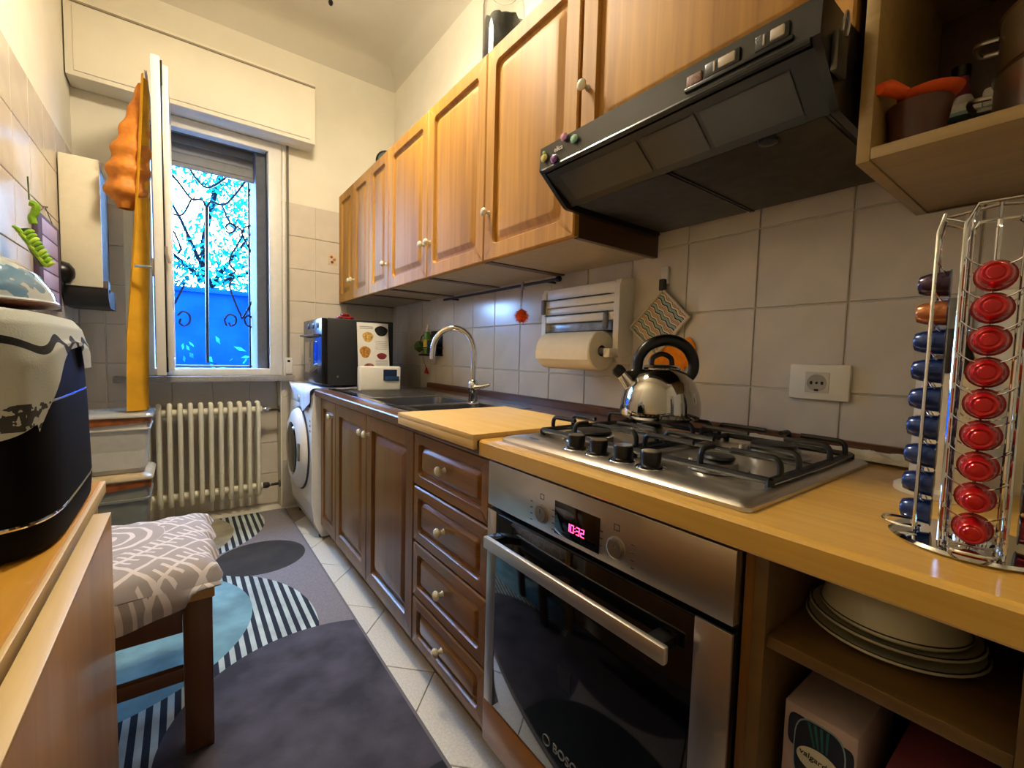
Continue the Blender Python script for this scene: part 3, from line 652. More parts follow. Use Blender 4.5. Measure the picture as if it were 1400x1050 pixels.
obj('whistle_cap', M().tube([kp(-.101, .108), kp(-.112, .118), kp(-.119, .124)], [.0155, .016, .010], 14), black_pl, sp_)
# crumpled cloth behind the hob
def crum(u, v):
    y = .33-u*.40; x = .53+v*.10
    return (x, y, ZW+.006+.010*abs(math.sin(u*23+v*5))*math.sin(PI*min(max(v*1.1, 0), 1))+.004*math.sin(u*51+v*9)*math.sin(PI*v)+.006*v)
tag(obj('kitchen_towel_sheet', M().grid(crum, 44, 8), P('tissue', '#ded6c2', .9, bump=.2), None, base=(.58, .13, ZW)), 'crumpled white paper sheet tucked behind the hob', 'paper')
# ------------------------------------------------------------------ wall socket
t = thing('wall_socket', 'white rectangular wall socket plate on the tiles behind the hob', 'socket', (D-.006, .14, 1.0))
obj('plate', M().rb(D-.014, D-.0005, .078, .206, .959, 1.045, .003), P('socket_cream', '#e6dfce', .35, var=.02), t)
ins = obj('insert', M().rb(D-.0155, D-.012, .119, .170, .976, 1.026, .0015), P('socket_insert', '#c9c2b2', .35, var=.02), t)
obj('socket_well', M().lathe([(.021, 0), (.021, .0008), (0, .0008)], (D-.0155, .1445, 1.0), 24, (-1, 0, 0)), P('socket_well', '#a29b8c', .4), ins)
for y in (.156, .1445, .133): obj('pin_hole', M().lathe([(.0032, 0), (.0032, .0005), (0, .0005)], (D-.0163, y, 1.0), 10, (-1, 0, 0), sx=1.4 if y != .1445 else 1), black_pl, ins)
obj('earth_clip', M().rb(D-.017, D-.0155, .140, .149, .980, .985, .0005), black_pl, ins)
# ------------------------------------------------------------------ roll dispenser with paper roll
t = thing('roll_dispenser', 'white wall dispenser for film and paper rolls, left of the kettle', 'dispenser', (D-.04, .9, 1.03))
dx0 = D-.080
obj('back_plate', M().rb(D-.02, D-.001, .712, 1.105, 1.03, 1.325, .004), white_pl, t)
for y0, y1 in ((.711, .734), (1.085, 1.108)):
    m = M().prism([(D-.002, 1.035), (D-.002, 1.325), (dx0+.010, 1.315), (dx0, 1.295), (dx0, 1.06), (dx0+.03, 1.035)], lambda p, y: (p[0], y, p[1]), y0, y1)
    obj('end_cap', m, white_pl, t)
for z0, z1, dd in ((1.272, 1.312, .004), (1.240, 1.268, .002), (1.212, 1.237, .005), (1.180, 1.208, .002)):
    m = M(); m.rb(dx0+dd, D-.02, .7345, 1.0845, z0, z1, .003); obj('flap', m, white_pl, t)
for z in (1.270, 1.210): obj('cutter_edge', M().box(dx0-.002, dx0+.02, .76, 1.09, z-.0015, z+.0015), black_pl, t)
obj('film_slot', M().rb(dx0+.02, D-.025, .76, 1.07, 1.145, 1.178, .002), P('film_blue_grey', '#9aa2b0', .25, var=.3), t)
obj('cutter_edge', M().box(dx0-.002, dx0+.03, .76, 1.08, 1.141, 1.146), black_pl, t)
for y, z in ((1.094, 1.245), (.765, 1.178)): obj('grip_button', M().rb(dx0-.012, dx0+.004, y-.011, y+.011, z-.03, z+.03, .008, 3), grey_pl, t)
cx_, cz_, rc = D-.105, 1.072, .068
ra = obj('roll_arm', M().rb(cx_-.014, dx0+.03, .712, .742, 1.050, 1.082, .006), white_pl, t)
obj('arm_pin', M().cyl((cx_, .74, cz_), (cx_, .80, cz_), .012), grey_pl, ra)
t = thing('paper_roll', 'roll of white kitchen paper held in the wall dispenser', 'paper roll', (cx_, .9, cz_))
L = []
for r, y in ((.019, .758), (rc-.004, .756), (rc, .760), (rc, 1.028), (rc-.004, 1.032), (.019, 1.031)):
    L.append([(cx_+r*math.cos(2*PI*i/32), y, cz_+r*math.sin(2*PI*i/32)) for i in range(32)])
obj('paper', M().loops(L), P('kitchen_paper', '#f0e6cc', .9, var=.03, bump=.2), t)
obj('core', M().loops([[(cx_+r*math.cos(2*PI*i/20), y, cz_+r*math.sin(2*PI*i/20)) for i in range(20)] for r, y in ((.0192, .757), (.0175, .757), (.0175, 1.030), (.0192, 1.030))]), P('card_core', '#5b4d3c', .9), t)
obj('loose_sheet', M().grid(lambda u, v: (cx_-rc*math.cos(v*.25)-.002, .760+u*.268, cz_-.002-v*.03), 2, 4), P('kitchen_paper2', '#f2e8ce', .9, var=.03), t)
# ------------------------------------------------------------------ rail with pompom
t = thing('utensil_rail', 'thin dark rail mounted on the wall under the wall cabinets', 'rail', (.60, 1.5, 1.36))
obj('rod', M().cyl((.60, 1.05, 1.357), (.60, 2.0, 1.357), .0065, n=10), black_iron, t)
obj('end_cap', M().lathe([(.004, -.004), (.011, 0), (.012, .010), (.009, .02)], (.60, 1.035, 1.357), 14, (0, 1, 0)), black_pl, t)
for y in (1.12, 1.93): obj('bracket', M().cyl((.60, y, 1.357), (D-.0005, y, 1.357), .005, n=8), black_iron, t)
t = thing('pompom', 'fluffy orange pompom hanging on a cord from the rail', 'pompom', (.595, 1.265, 1.23))
m = M(); pc = Vector((.592, 1.265, 1.225))
for i in range(420):
    d_ = Vector((random.gauss(0,1), random.gauss(0,1), random.gauss(0,1))).normalized(); a = pc+d_*.008; e = pc+d_*random.uniform(.030, .041)+Vector((0, 0, -.004)); s_ = d_.orthogonal().normalized()*.0018; q = d_.cross(s_)
    m.add([a+s_, a-s_*.5+q*.87, a-s_*.5-q*.87, e], [(0,1,3),(1,2,3),(2,0,3)])
m.lathe([(0, -.028), (.018, -.020), (.026, 0), (.018, .020), (0, .028)], pc, 12)
pf = obj('fluff', m, P('pompom_orange', '#f0590f', .9, var=.15), t, False); tag(pf, kind='stuff')
obj('cord', M().tube([(.592, 1.265, 1.245), (.593, 1.265, 1.30), (.593, 1.265, 1.350), (.600, 1.265, 1.366), (.607, 1.265, 1.357)], .0016, 6), black_pl, t)
obj('clip', M().rb(.588, .598, 1.258, 1.272, 1.335, 1.372, .002), steel, t)
# ------------------------------------------------------------------ pot holder and orange mitt
g = G('holder_print', .9)
u = g.op('ADD', g.op('MULTIPLY', g.y, .70), g.op('MULTIPLY', g.z, .71)); v = g.op('SUBTRACT', g.op('MULTIPLY', g.z, .70), g.op('MULTIPLY', g.y, .71))
wv = g.op('ADD', v, g.op('MULTIPLY', g.op('SINE', g.op('MULTIPLY', u, 190)), .0028))
ph = g.op('FRACT', g.op('DIVIDE', wv, .034))
def band(a, b_): return g.op('MULTIPLY', g.op('GREATER_THAN', ph, a), g.op('LESS_THAN', ph, b_))
col = g.mix(band(.02, .14), hx('#d8c9a6'), hx('#24323c')); col = g.mix(band(.16, .34), col, hx('#86a89c')); col = g.mix(band(.36, .44), col, hx('#1f2a33')); col = g.mix(band(.60, .68), col, hx('#a5603c')); col = g.mix(band(.74, .80), col, hx('#5a4a3a')); col = g.mix(band(.86, .92), col, hx('#b9552f'))
hold_m = g.done(col, g.noise(500), .3)
t = thing('pot_holder', 'square pot holder with wavy stripes hanging by its corner on the tiles', 'pot holder', (D-.01, .60, 1.29))
A, Bp, Cp, Dp = Vector((0, .588, 1.275)), Vector((0, .492, 1.180)), Vector((0, .605, 1.060)), Vector((0, .712, 1.155))
def quadp(u, v, x): 
    p = A*(1-u)*(1-v)+Bp*u*(1-v)+Cp*u*v+Dp*(1-u)*v; return Vector((x, p.y, p.z))
def holder(k, th):
    m = M(); n_ = 10
    def puff(u, v): return th*(min(1, 6*min(u, v, 1-u, 1-v))**.5)
    m.grid(lambda u, v: quadp(.5+(u-.5)*k, .5+(v-.5)*k, D-.016-puff(u, v)), n_, n_); m.grid(lambda u, v: quadp(.5+(u-.5)*k, .5+(v-.5)*k, D-.014), n_, n_); return m
obj('pad', holder(.93, .006), hold_m, t)
rim = [quadp(u, v, D-.0165) for u, v in ((.01,.01),(.5,.01),(.99,.01),(.99,.5),(.99,.99),(.5,.99),(.01,.99),(.01,.5))]
obj('binding', M().tube(rim, .0065, 8, True), P('binding_cream', '#c8bda4', .9), t)
obj('hanging_loop', M().rb(D-.026, D-.008, .580, .600, 1.268, 1.305, .004), P('loop_dark', '#3d3a37', .9), t)
obj('wall_hook', M().rb(D-.012, D-.0005, .578, .602, 1.29, 1.345, .002), white_pl, t)
t = thing('oven_mitt', 'orange quilted oven mitt hanging behind the kettle handle', 'oven mitt', (D-.01, .56, 1.1))
def mitt(cy, cz, ry, rz):
    m = M(); L = []
    for k, x in ((.9, D-.001), (1, D-.004), (1, D-.007), (.8, D-.010), (.3, D-.0125)):
        L.append([(x, cy+ry*k*(1+.05*math.sin(5*a))*math.cos(a), cz+rz*k*math.sin(a)) for a in [2*PI*i/28 for i in range(28)]])
    return m.loops(L, True, True, True)
mo = P('mitt_orange', '#e8860c', .85, var=.12, scale=60, bump=.3)
obj('palm', mitt(.548, 1.055, .052, .058), mo, t); obj('thumb', mitt(.498, 1.072, .026, .046), mo, t); obj('cuff', mitt(.605, 1.035, .034, .042), mo, t)
# ------------------------------------------------------------------ sink and tap
t = thing('kitchen_sink', 'dark steel inset sink with two bowls and a drainer', 'sink', (.27, 1.66, .838))
sk = P('sink_dark_steel', '#8a8682', .25, .9, var=.1, scale=10)
m = M(); m.rb(sx0-.012, sx0+.02, sy0-.0, sy1+.01, .8385, .8425, .0015); rimm = obj('front_rim', m, chrome, t)
zr = .840
bowls = [(.095, .43, 1.105, 1.36), (.075, .43, 1.385, 1.70)]
m = M(); e = [sy0]
m.box(sx0+.0205, bowls[1][0], sy0, sy1, zr-.010, zr); m.box(.43, sx1+.02, sy0, sy1, zr-.010, zr)
m.box(bowls[1][0], .43, sy0, 1.105, zr-.010, zr); m.box(bowls[1][0], .43, 1.36, 1.385, zr-.010, zr); m.box(bowls[1][0], .095, 1.105, 1.36, zr-.01, zr); m.box(bowls[1][0], .43, 1.70, sy1, zr-.010, zr)
dk = obj('deck', m, sk, t, False)
for x0, x1, y0, y1 in bowls:
    m = M(); L = []
    for ins, z, r in ((0, zr, .03), (.004, zr-.004, .04), (.010, zr-.14, .05), (.03, zr-.16, .05)): L.append([(x, y, z) for x, y in rrect(x0+ins, x1-ins, y0+ins, y1-ins, r, 5)])
    m.loops(L, True, False, True); bo = obj('bowl', m, sk, t)
    obj('drain', M().lathe([(.035, .0), (.034, .003), (.012, .002), (0, .002)], ((x0+x1)/2, (y0+y1)/2, zr-.1595), 20), chrome, bo)
for k in range(9): obj('drainer_rib', M().rb(.11, .43, 1.76+k*.045, 1.772+k*.045, zr-.001, zr+.003, .0014), sk, dk)
fx, fy = .395, 1.335
t = thing('kitchen_tap', 'chrome gooseneck kitchen tap behind the sink', 'tap', (fx, fy, zr))
obj('base', M().lathe([(.027, 0), (.026, .004), (.020, .008), (.018, .05), (.021, .055), (.022, .085), (.017, .095), (.0125, .10)], (fx, fy, zr), 24), chrome, t)
sd = Vector((-.80, .60, 0))
gp_ = [Vector((fx, fy, zr+.09)), Vector((fx, fy, zr+.21))]+[Vector((fx, fy, zr+.21+.010))+sd*(.088-.088*math.cos(a))+Vector((0, 0, .1*math.sin(a))) for a in [PI*i/12 for i in range(1, 12)]]+[Vector((fx, fy, zr+.205))+sd*.177, Vector((fx, fy, zr+.185))+sd*.178]
obj('gooseneck', M().tube(gp_, .0115, 14), chrome, t)
obj('lever', M().tube([(fx, fy-.015, zr+.07), (fx+.02, fy-.045, zr+.075), (fx+.035, fy-.075, zr+.085)], [.013, .009, .006], 10), chrome, t)
# ------------------------------------------------------------------ wall caddy by the sink
t = thing('sponge_caddy', 'black wall caddy with sponge scourers by the sink', 'caddy', (D-.04, 2.18, 1.05))
cy0, cy1 = 2.10, 2.27
obj('tray', M().rb(D-.085, D-.002, cy0, cy1, 1.035, 1.048, .004), black_pl, t)
obj('back', M().rb(D-.006, D-.001, cy0+.01, cy1-.01, 1.04, 1.19, .002), black_pl, t)
obj('rim', M().tube([(D-.004, cy0, 1.085), (D-.085, cy0, 1.085), (D-.085, cy1, 1.085), (D-.004, cy1, 1.085)], .004, 8), black_pl, t)
t = thing('soap_bottle', 'green dish-soap bottle with white cap standing in the wall caddy', 'bottle', (D-.045, 2.23, 1.049))
obj('body', M().lathe([(.022, 0), (.026, .01), (.026, .09), (.018, .12), (.010, .135)], (D-.045, 2.225, 1.049), 18), P('soap_green', '#5c8f2e', .25, var=.3, scale=40), t)
obj('label', M().lathe([(.0265, .03), (.0265, .085)], (D-.045, 2.225, 1.049), 18), P('soap_label', '#c9b53a', .5, var=.3, scale=60), t)
obj('cap', M().lathe([(.012, .134), (.012, .155), (.006, .160), (.006, .178), (0, .18)], (D-.045, 2.225, 1.049), 14), white_pl, t)
t = thing('scrub_sponge', 'dark scourer sponge standing in the wall caddy', 'sponge', (D-.04, 2.15, 1.049))
obj('foam', M().rb(D-.06, D-.03, 2.115, 2.185, 1.0495, 1.13, .006), P('sponge_dark', '#2c2f36', .95, bump=.5), t); obj('scourer', M().rb(D-.0675, D-.0605, 2.115, 2.185, 1.0495, 1.13, .002), P('scourer_green', '#31463a', .95, bump=.5), t)
t = thing('dish_brush', 'leafy black and green brush hanging on the left of the wall caddy', 'brush', (D-.03, 2.36, 1.05))
obj('head', M().lathe([(0, 0), (.03, .02), (.034, .045), (.02, .07), (0, .075)], (D-.036, 2.36, 1.055), 12), P('brush_green', '#4d6a2c', .8, var=.6, scale=60, bump=.6), t)
obj('hook', M().tube([(D-.03, 2.36, 1.125), (D-.02, 2.36, 1.16), (D-.004, 2.36, 1.17)], .003, 6), black_pl, t)
t = thing('hanging_tag', 'small red triangular tag on a string below the wall caddy', 'tag', (D-.02, 2.275, .95))
obj('string', M().tube([(D-.035, 2.33, 1.055), (D-.03, 2.31, 1.01), (D-.022, 2.285, .955)], .0016, 5), P('string_red', '#8a2a26', .9), t)
obj('triangle', M().prism([(2.282, .962), (2.308, .925), (2.255, .922)], lambda p, x: (x, p[0], p[1]), D-.026, D-.018), P('tag_red', '#b32330', .7), t)
# ------------------------------------------------------------------ washing machine, microwave, book, tablet box
wx0, wx1, wy0, wy1 = -.045, .53, 2.2765, 2.872
t = thing('washing_machine', 'white front-loading washing machine at the end of the base cabinets', 'washing machine', (.24, 2.575, 0))
m = M(); pr_ = [(wx0+.05, .012), (wx0+.012, .10), (wx0, .20), (wx0, .70), (wx0+.010, .80), (wx0+.03, .838), (wx1, .838), (wx1, .012)]
m.prism(pr_, lambda p, y: (p[0], y, p[1]), wy0, wy1); wbdy = obj('body', m, white_en, t, False)
for x in (.02, .48):
    for y in (wy0+.04, wy1-.04): obj('foot', M().cyl((x, y, .0005), (x, y, .0125), .02), black_pl, t)
pz, py = .47, 2.57
prt = obj('porthole_ring', M().lathe([(.235, -.004), (.238, .012), (.225, .030), (.190, .045), (.155, .048), (.150, .035), (.150, .0)], (wx0, py, pz), 44, (-1, 0, 0)), white_en, t)
obj('door_gasket', M().lathe([(.246, -.003), (.246, .006), (.236, .008)], (wx0, py, pz), 44, (-1, 0, 0)), P('gasket_navy', '#171d33', .4), t)
obj('door_glass', M().lathe([(.152, .034), (.14, .052), (.10, .062), (.04, .066), (0, .066)], (wx0, py, pz), 36, (-1, 0, 0)), black_gl, prt)
obj('door_handle', M().rb(wx0-.052, wx0-.04, py-.20, py-.175, pz-.04, pz+.06, .004), grey_pl, prt)
pnl = obj('detergent_drawer', M().rb(wx0+.001, wx0+.02, wy1-.20, wy1-.02, .735, .80, .003), white_en, t)
obj('control_display', M().rb(wx0-.001, wx0+.02, wy0+.05, wy0+.16, .735, .78, .002), black_pl, t)
obj('program_dial', M().lathe([(.026, 0), (.024, .014), (0, .015)], (wx0+.006, py+.02, .765), 22, (-1, 0, 0)), P('dial_silver', '#b9b9bd', .3, .6), t)
for k in range(3): obj('indicator', M().rb(wx0-.002, wx0+.003, wy0+.03, wy0+.042, .60+k*.028, .612+k*.028, .001), mk_, t)
obj('kick_plate', M().rb(wx0+.028, wx0+.04, wy1-.2, wy1-.05, .05, .13, .003), white_en, t)
# cloth on the washing machine
def cl(u, v):
    y = 2.29+u*.58; s_ = v*.46-.14
    zt_ = .8405+.004*math.sin(u*17+v*8)*.5+.002
    if s_ < 0:
        k = -s_; dip = .14*(.35+.65*math.sin(PI*(u*1.2+.1)))*min(1, k/.14)
        return (wx0+.012-.018*min(1, k/.03)-.012*math.sin(u*9)*k*5, y-.02*k, zt_-dip)
    return (wx0+.012+s_, y, zt_)
tag(obj('cover_cloth', M().grid(cl, 30, 24), P('cloth_lilac_white', '#cfcde0', .9, var=.08, scale=18, bump=.2), None, base=(.15, 2.57, .84)), 'white cloth spread over the washing machine and hanging over its edge', 'cloth')
mx0, mx1, my0, my1, mz0, mz1 = .012, .42, 2.298, 2.75, .856, 1.232
t = thing('microwave_oven', 'black microwave oven standing on the washing machine', 'microwave', (.22, 2.52, .845))
obj('body', M().rb(mx0+.03, mx1, my0, my1, mz0, mz1, .006), P('microwave_grey', '#26282b', .4, var=.1, scale=4), t)
dm = obj('door', M().rb(mx0, mx0+.0295, my0+.002, my1-.002, mz0+.004, mz1-.002, .005), P('microwave_black', '#101114', .2), t)
obj('door_window', M().rb(mx0-.002, mx0+.004, my0+.10, my1-.05, mz0+.06, mz1-.13, .002), black_gl, dm)
obj('door_handle', M().tube([(mx0, my0+.04, mz1-.095), (mx0-.025, my0+.05, mz1-.095), (mx0-.025, my1-.05, mz1-.095), (mx0, my1-.04, mz1-.095)], .007, 8), P('dark_chrome', '#5f6268', .2, 1), dm)
for k in range(3): obj('button', M().rb(mx0-.003, mx0+.004, my0+.06+k*.12, my0+.11+k*.12, mz1-.055, mz1-.025, .002), black_pl, dm)
obj('logo_dot', M().lathe([(.006, 0), (.006, .001), (0, .001)], (mx0+.085, my0, mz0+.05), 12, (0, -1, 0)), steel, t)
for x in (.08, .37):
    for y in (my0+.05, my1-.05): obj('foot', M().cyl((x, y, .8475), (x, y, mz0+.003), .014, n=12), black_pl, t)
t = thing('toy_car', 'small red toy lying on top of the microwave', 'toy', (.20, 2.50, mz1))
obj('body', M().rb(.14, .24, 2.46, 2.51, mz1+.008, mz1+.028, .008), P('toy_red', '#8e1a1e', .35), t); obj('cabin', M().rb(.165, .215, 2.463, 2.507, mz1+.0275, mz1+.045, .008), P('toy_red2', '#701316', .3), t)
for x in (.16, .22):
    for y in (2.458, 2.512): obj('wheel', M().cyl((x, y-.004, mz1+.0105), (x, y+.004, mz1+.0105), .010, n=12), black_pl, t)
# recipe leaflet leaning on the microwave side
t = thing('recipe_sheet', 'white recipe card with food photos leaning against the microwave', 'recipe card', (.27, 2.22, .84))
def rs(u, v, off=0): return Vector((.195+u*.182, 2.235+v*.045-off, .8425+v*.375))
def leafl(u0, u1, v0, v1, o0, o1):
    m = M(); m.loops([[rs(u0, v0, o), rs(u1, v0, o), rs(u1, v1, o), rs(u0, v1, o)] for o in (o0, o1)], True, True, True); return m
sh = obj('sheet', leafl(0, 1, 0, 1, 0, .004), P('paper_white', '#d9d6cf', .6, var=.03), t)
for u0, u1, v0, v1, col in ((.16, .50, .70, .86, '#c39a4e'), (.56, .98, .80, .96, '#1a1a18'), (.06, .40, .46, .64, '#a8742e'), (.60, .92, .44, .54, '#7a2430'), (.18, .5, .26, .38, '#8a4a4a')):
    uc, vc, ru, rv = (u0+u1)/2, (v0+v1)/2, (u1-u0)/2, (v1-v0)/2
    m = M(); m.loops([[rs(uc+ru*k*math.cos(a)*(1+.1*math.sin(3*a)), vc+rv*k*math.sin(a), .0045) for a in [2*PI*i/18 for i in range(18)]] for k in (1, .55)], True, False, True)
    obj('food_photo', m, P('food_'+col[1:], col, .5, var=.6, scale=90), sh, False)
m = M()
for v in [.93, .905]: m.loops([[rs(.08, v, .0045), rs(.5, v, .0045)], [rs(.08, v+.012, .0045), rs(.5, v+.012, .0045)]], False)
for v in [.72, .69, .66, .63, .60, .42, .40, .38, .36, .34]: m.loops([[rs(.56, v, .0045), rs(.95, v, .0045)], [rs(.56, v+.006, .0045), rs(.95, v+.006, .0045)]], False)
tag(obj('printed_lines', m, P('print_grey', '#8b8884', .7), sh, False, recalc=False), kind='stuff')
t = thing('tablet_holder', 'white box with a dark blue window in front of the recipe card', 'box', (.27, 2.11, .84))
obj('shell', M().rb(.154, .384, 2.09, 2.14, .8385, .972, .010, 3), P('device_white', '#dedcd2', .35, var=.02), t)
obj('window', M().rb(.282, .360, 2.086, 2.092, .893, .955, .004), P('screen_navy', '#1c2b45', .15, var=.1), t)
obj('lower_panel', M().rb(.290, .372, 2.084, 2.088, .892, .918, .003), P('screen_blue', '#27456e', .2, var=.1), t)
# ------------------------------------------------------------------ rug
g = G('rug_print', .95)
nz = g.op('ADD', g.op('MULTIPLY', g.op('SUBTRACT', g.noise(7, 7), .5), 3.2), .5); nz2 = g.noise(140, 2)
def dk(c, a=.75, b_=1.2): return g.mix(nz, mul(hx(c), a), mul(hx(c), b_))
stripe = g.op('LESS_THAN', g.op('FRACT', g.op('DIVIDE', g.op('ADD', g.x, 2), .0325)), .5)
stripes = g.mix(stripe, dk('#b7c0bb'), dk('#1f2430'))
col = g.mix(nz2, hx('#6b6468'), hx('#948d90'))
col = g.mix(g.disc(-.70, 2.76, .485), col, stripes)
col = g.mix(g.disc(-.829, 2.668, .447), col, dk('#a09880'))
col = g.mix(g.disc(-.829, 1.56, .639), col, stripes)
col = g.mix(g.disc(-.865, 1.75, .475), col, dk('#6f969f', .7, 1.3))
col = g.mix(g.disc(-.95, 1.85, .205), col, dk('#3c3844'))
col = g.mix(g.disc(-.301, 2.192, .2), col, dk('#37312b'))
col = g.mix(g.disc(-.262, 1.026, .418), col, dk('#46434e', .55, 1.35))
col = g.mix(g.disc(-.1, .33, .345), col, dk('#23282c'))
col = g.mix(g.disc(-.9, .55, .45), col, dk('#3c3844'))
col = g.mix(g.op('GREATER_THAN', g.x, -.082), col, hx('#6f6a6c'))
rugm = g.done(col, nz2, .4, .002)
m = M().rb(XL+.03, -.072, .15, 2.895, .0005, .009, .003)
tag(obj('rug', m, rugm, None), 'long grey rug with blue, dark and striped circles on the kitchen floor', 'rug')
# ------------------------------------------------------------------ radiator in the niche
t = thing('radiator', 'cream cast-iron column radiator under the window', 'radiator', (-.47, 2.92, .1))
n_ = 12; rx0, rx1 = -.765, -.225; pt = (rx1-rx0)/(n_-1); rz0, rz1, ry = .135, .70, 2.925
for i in range(n_):
    x = rx0+i*pt; m = M()
    for dy in (-.045, .045):
        m.tube(smooth_path([(x, ry+dy*.4, rz0-.01), (x, ry+dy, rz0+.03), (x, ry+dy, (rz0+rz1)/2), (x, ry+dy, rz1-.03), (x, ry+dy*.4, rz1+.012)], 4), .0125, 10)
    sec = obj('section', m, rad_m, t)
    for z in (rz0+.035, rz1-.035): obj('hub', M().cyl((x-pt/2, ry, z), (x+pt/2, ry, z), .022, n=16), rad_m, sec)
for z in (rz0+.035, rz1-.035):
    v_ = obj('valve', M().cyl((rx1+pt/2, ry, z), (-.15, ry, z), .010, n=12), P('valve_metal', '#7d7468', .35, .8), t)
    obj('valve_body', M().lathe([(.014, 0), (.02, .01), (.02, .03), (.014, .04)], (-.20, ry, z), 14, (1, 0, 0)), chrome if z > .4 else P('valve_dark', '#2b2622', .5), v_)
    obj('wall_collar', M().lathe([(.024, 0), (.022, .008)], (-.105, ry, z), 16, (1, 0, 0)), P('collar', '#6f675c', .4, .6), v_)
    obj('pipe_elbow', M().tube([(-.15, ry, z), (-.12, ry, z), (-.095, ry, z)], .009, 10), P('pipe_dark', '#3a342e', .5, .5), v_)
for x in (-.6, -.35): obj('wall_bracket', M().rb(x-.01, x+.01, ry+.02, NY+.003, rz1-.06, rz1-.045, .002), rad_m, t)
# ------------------------------------------------------------------ stacked waste bins
def bin_(z0, h, x0, x1, y0, y1, label, body, lid):
    t = thing('waste_bin', label, 'bin', ((x0+x1)/2, (y0+y1)/2, z0), 'stacked waste bins in the corner')
    def rr(ins, z, r=.025): return [(x, y, z) for x, y in rrect(x0+ins, x1-ins, y0+ins, y1-ins, r)]
    m = M().loops([rr(.030, z0), rr(.026, z0+.01), rr(.008, z0+h*.72), rr(.004, z0+h*.73), rr(.004, z0+h*.93), rr(.012, z0+h*.93), rr(.02, z0+.02)], True, True, True)
    obj('body', m, body, t)
    obj('rim_band', M().loops([rr(.0035, z0+h*.72), rr(0, z0+h*.725), rr(0, z0+h*.745), rr(.0035, z0+h*.75)]), body, t)
    bagm = P('bin_bag_brown', '#8b4a1e', .5, var=.4, scale=30, bump=.6)
    L = []
    for k, (ins, z) in enumerate(((.0, z0+h*.95), (-.004, z0+h*.92), (-.004, z0+h*.885))):
        q = rr(ins, z); L.append([(p[0], p[1], p[2]-(.012*(1+math.sin(j*1.9))+(.035 if 11 <= j <= 13 else 0) if k == 2 else .004*math.sin(j))) for j, p in enumerate(q)])
    obj('bag_edge', M().loops(L), bagm, t)
    m = M().loops([rr(-.008, z0+h*.93), rr(-.012, z0+h*.945), rr(-.010, z0+h*.965), rr(.0, z0+h*.985, .03), rr(.03, z0+h, .04)], True, True, True)
    obj('lid', m, lid, t); return t
bin_(.0095, .455, -.968, -.73, 2.335, 2.62, 'lower grey waste bin standing on the rug in the corner', P('bin_grey', '#82827a', .4, var=.06), P('bin_lid_tan', '#b8a684', .35))
bin_(.467, .275, -.968, -.725, 2.335, 2.62, 'upper pale waste bin with shiny lid, stacked on the grey one', P('bin_white', '#c4c2ba', .4, var=.05), P('bin_lid_grey', '#a9a9a4', .12, var=.05))
# ------------------------------------------------------------------ curtain on the open casement
t = thing('window_curtain', 'yellow-orange curtain with gathered puff hanging behind the open casement', 'curtain', (-.75, 2.45, .75))
def cur(u, v):
    z = 2.26-v*1.51; wd = .03+.075*min(1, v*1.3); y = 2.36+u*(.22-.05*v)
    x = -.708-wd*(.5+.5*math.sin(u*14+v*1.5))*.7-wd*.25*v
    return (x, y, z)
obj('panel', M().grid(cur, 40, 40), P('curtain_yellow', '#d9a01c', .85, var=.15, scale=10, bump=.2), t)
def puff(u, v):
    a = u*2*PI; z = 2.24-v*.57; r = .015+.062*(math.sin(PI*min(1, v*.62+.02))**1.6)*(1 if v < .9 else (1-v)*8+.2)
    r *= 1+.12*math.sin(v*38)+.08*math.sin(a*5+v*6)
    return (-.730-.060*v**.8*1.1+r*math.cos(a)*.95, 2.44+r*math.sin(a)*.9, z)
g = G('organza', .6); col = g.mix(g.noise(22, 3), hx('#a8500c'), hx('#e89a2e')); pm_ = g.done(col, g.noise(60), .6, .004)
obj('gathered_puff', M().grid(puff, 28, 60), pm_, t)
obj('curtain_rod', M().cyl((-.712, 2.34, 2.265), (-.712, 2.62, 2.265), .005, n=8), white_pl, t)
# ------------------------------------------------------------------ white wall heater box on the left wall
t = thing('wall_heater', 'white boxy wall unit with dark underside on the left wall', 'wall unit', (XL+.07, 2.6, 1.22))
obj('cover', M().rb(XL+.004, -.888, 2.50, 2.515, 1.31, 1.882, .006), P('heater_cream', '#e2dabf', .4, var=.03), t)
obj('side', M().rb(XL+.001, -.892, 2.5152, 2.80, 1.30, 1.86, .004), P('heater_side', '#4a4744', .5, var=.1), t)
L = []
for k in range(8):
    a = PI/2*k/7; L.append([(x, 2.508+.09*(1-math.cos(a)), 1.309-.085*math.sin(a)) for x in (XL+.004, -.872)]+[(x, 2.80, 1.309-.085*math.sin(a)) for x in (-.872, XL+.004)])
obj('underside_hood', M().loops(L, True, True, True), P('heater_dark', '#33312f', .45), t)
obj('side_bracket', M().rb(-.892, -.872, 2.53, 2.60, 1.285, 1.345, .004), grey_pl, t)
# ------------------------------------------------------------------ calendar, garland
t = thing('wall_calendar', 'narrow lilac framed wall planner with five rows on the left wall', 'planner', (XL, 2.2, 1.2))
ca0, ca1, cz0, cz1 = 2.06, 2.42, 1.185, 1.53
obj('board', M().rb(XL+.001, XL+.016, ca0, ca1, cz0, cz1, .003), P('planner_violet', '#4e3b52', .6), t)
for k in range(5): obj('row', M().rb(XL+.0162, XL+.0175, ca0+.055, ca1-.06, cz0+.015+k*.064, cz0+.073+k*.064, .0005), P('planner_lilac%d' % k, '#b9a8cc', .6, var=.05), t)
obj('hanging_wire', M().tube([(XL+.008, ca0+.06, cz1), (XL+.006, (ca0+ca1)/2, cz1+.05), (XL+.008, ca1-.06, cz1)], .0015, 5), black_pl, t)
obj('nail', M().cyl((XL, (ca0+ca1)/2, cz1+.05), (XL+.015, (ca0+ca1)/2, cz1+.05), .003, n=8), steel, t)
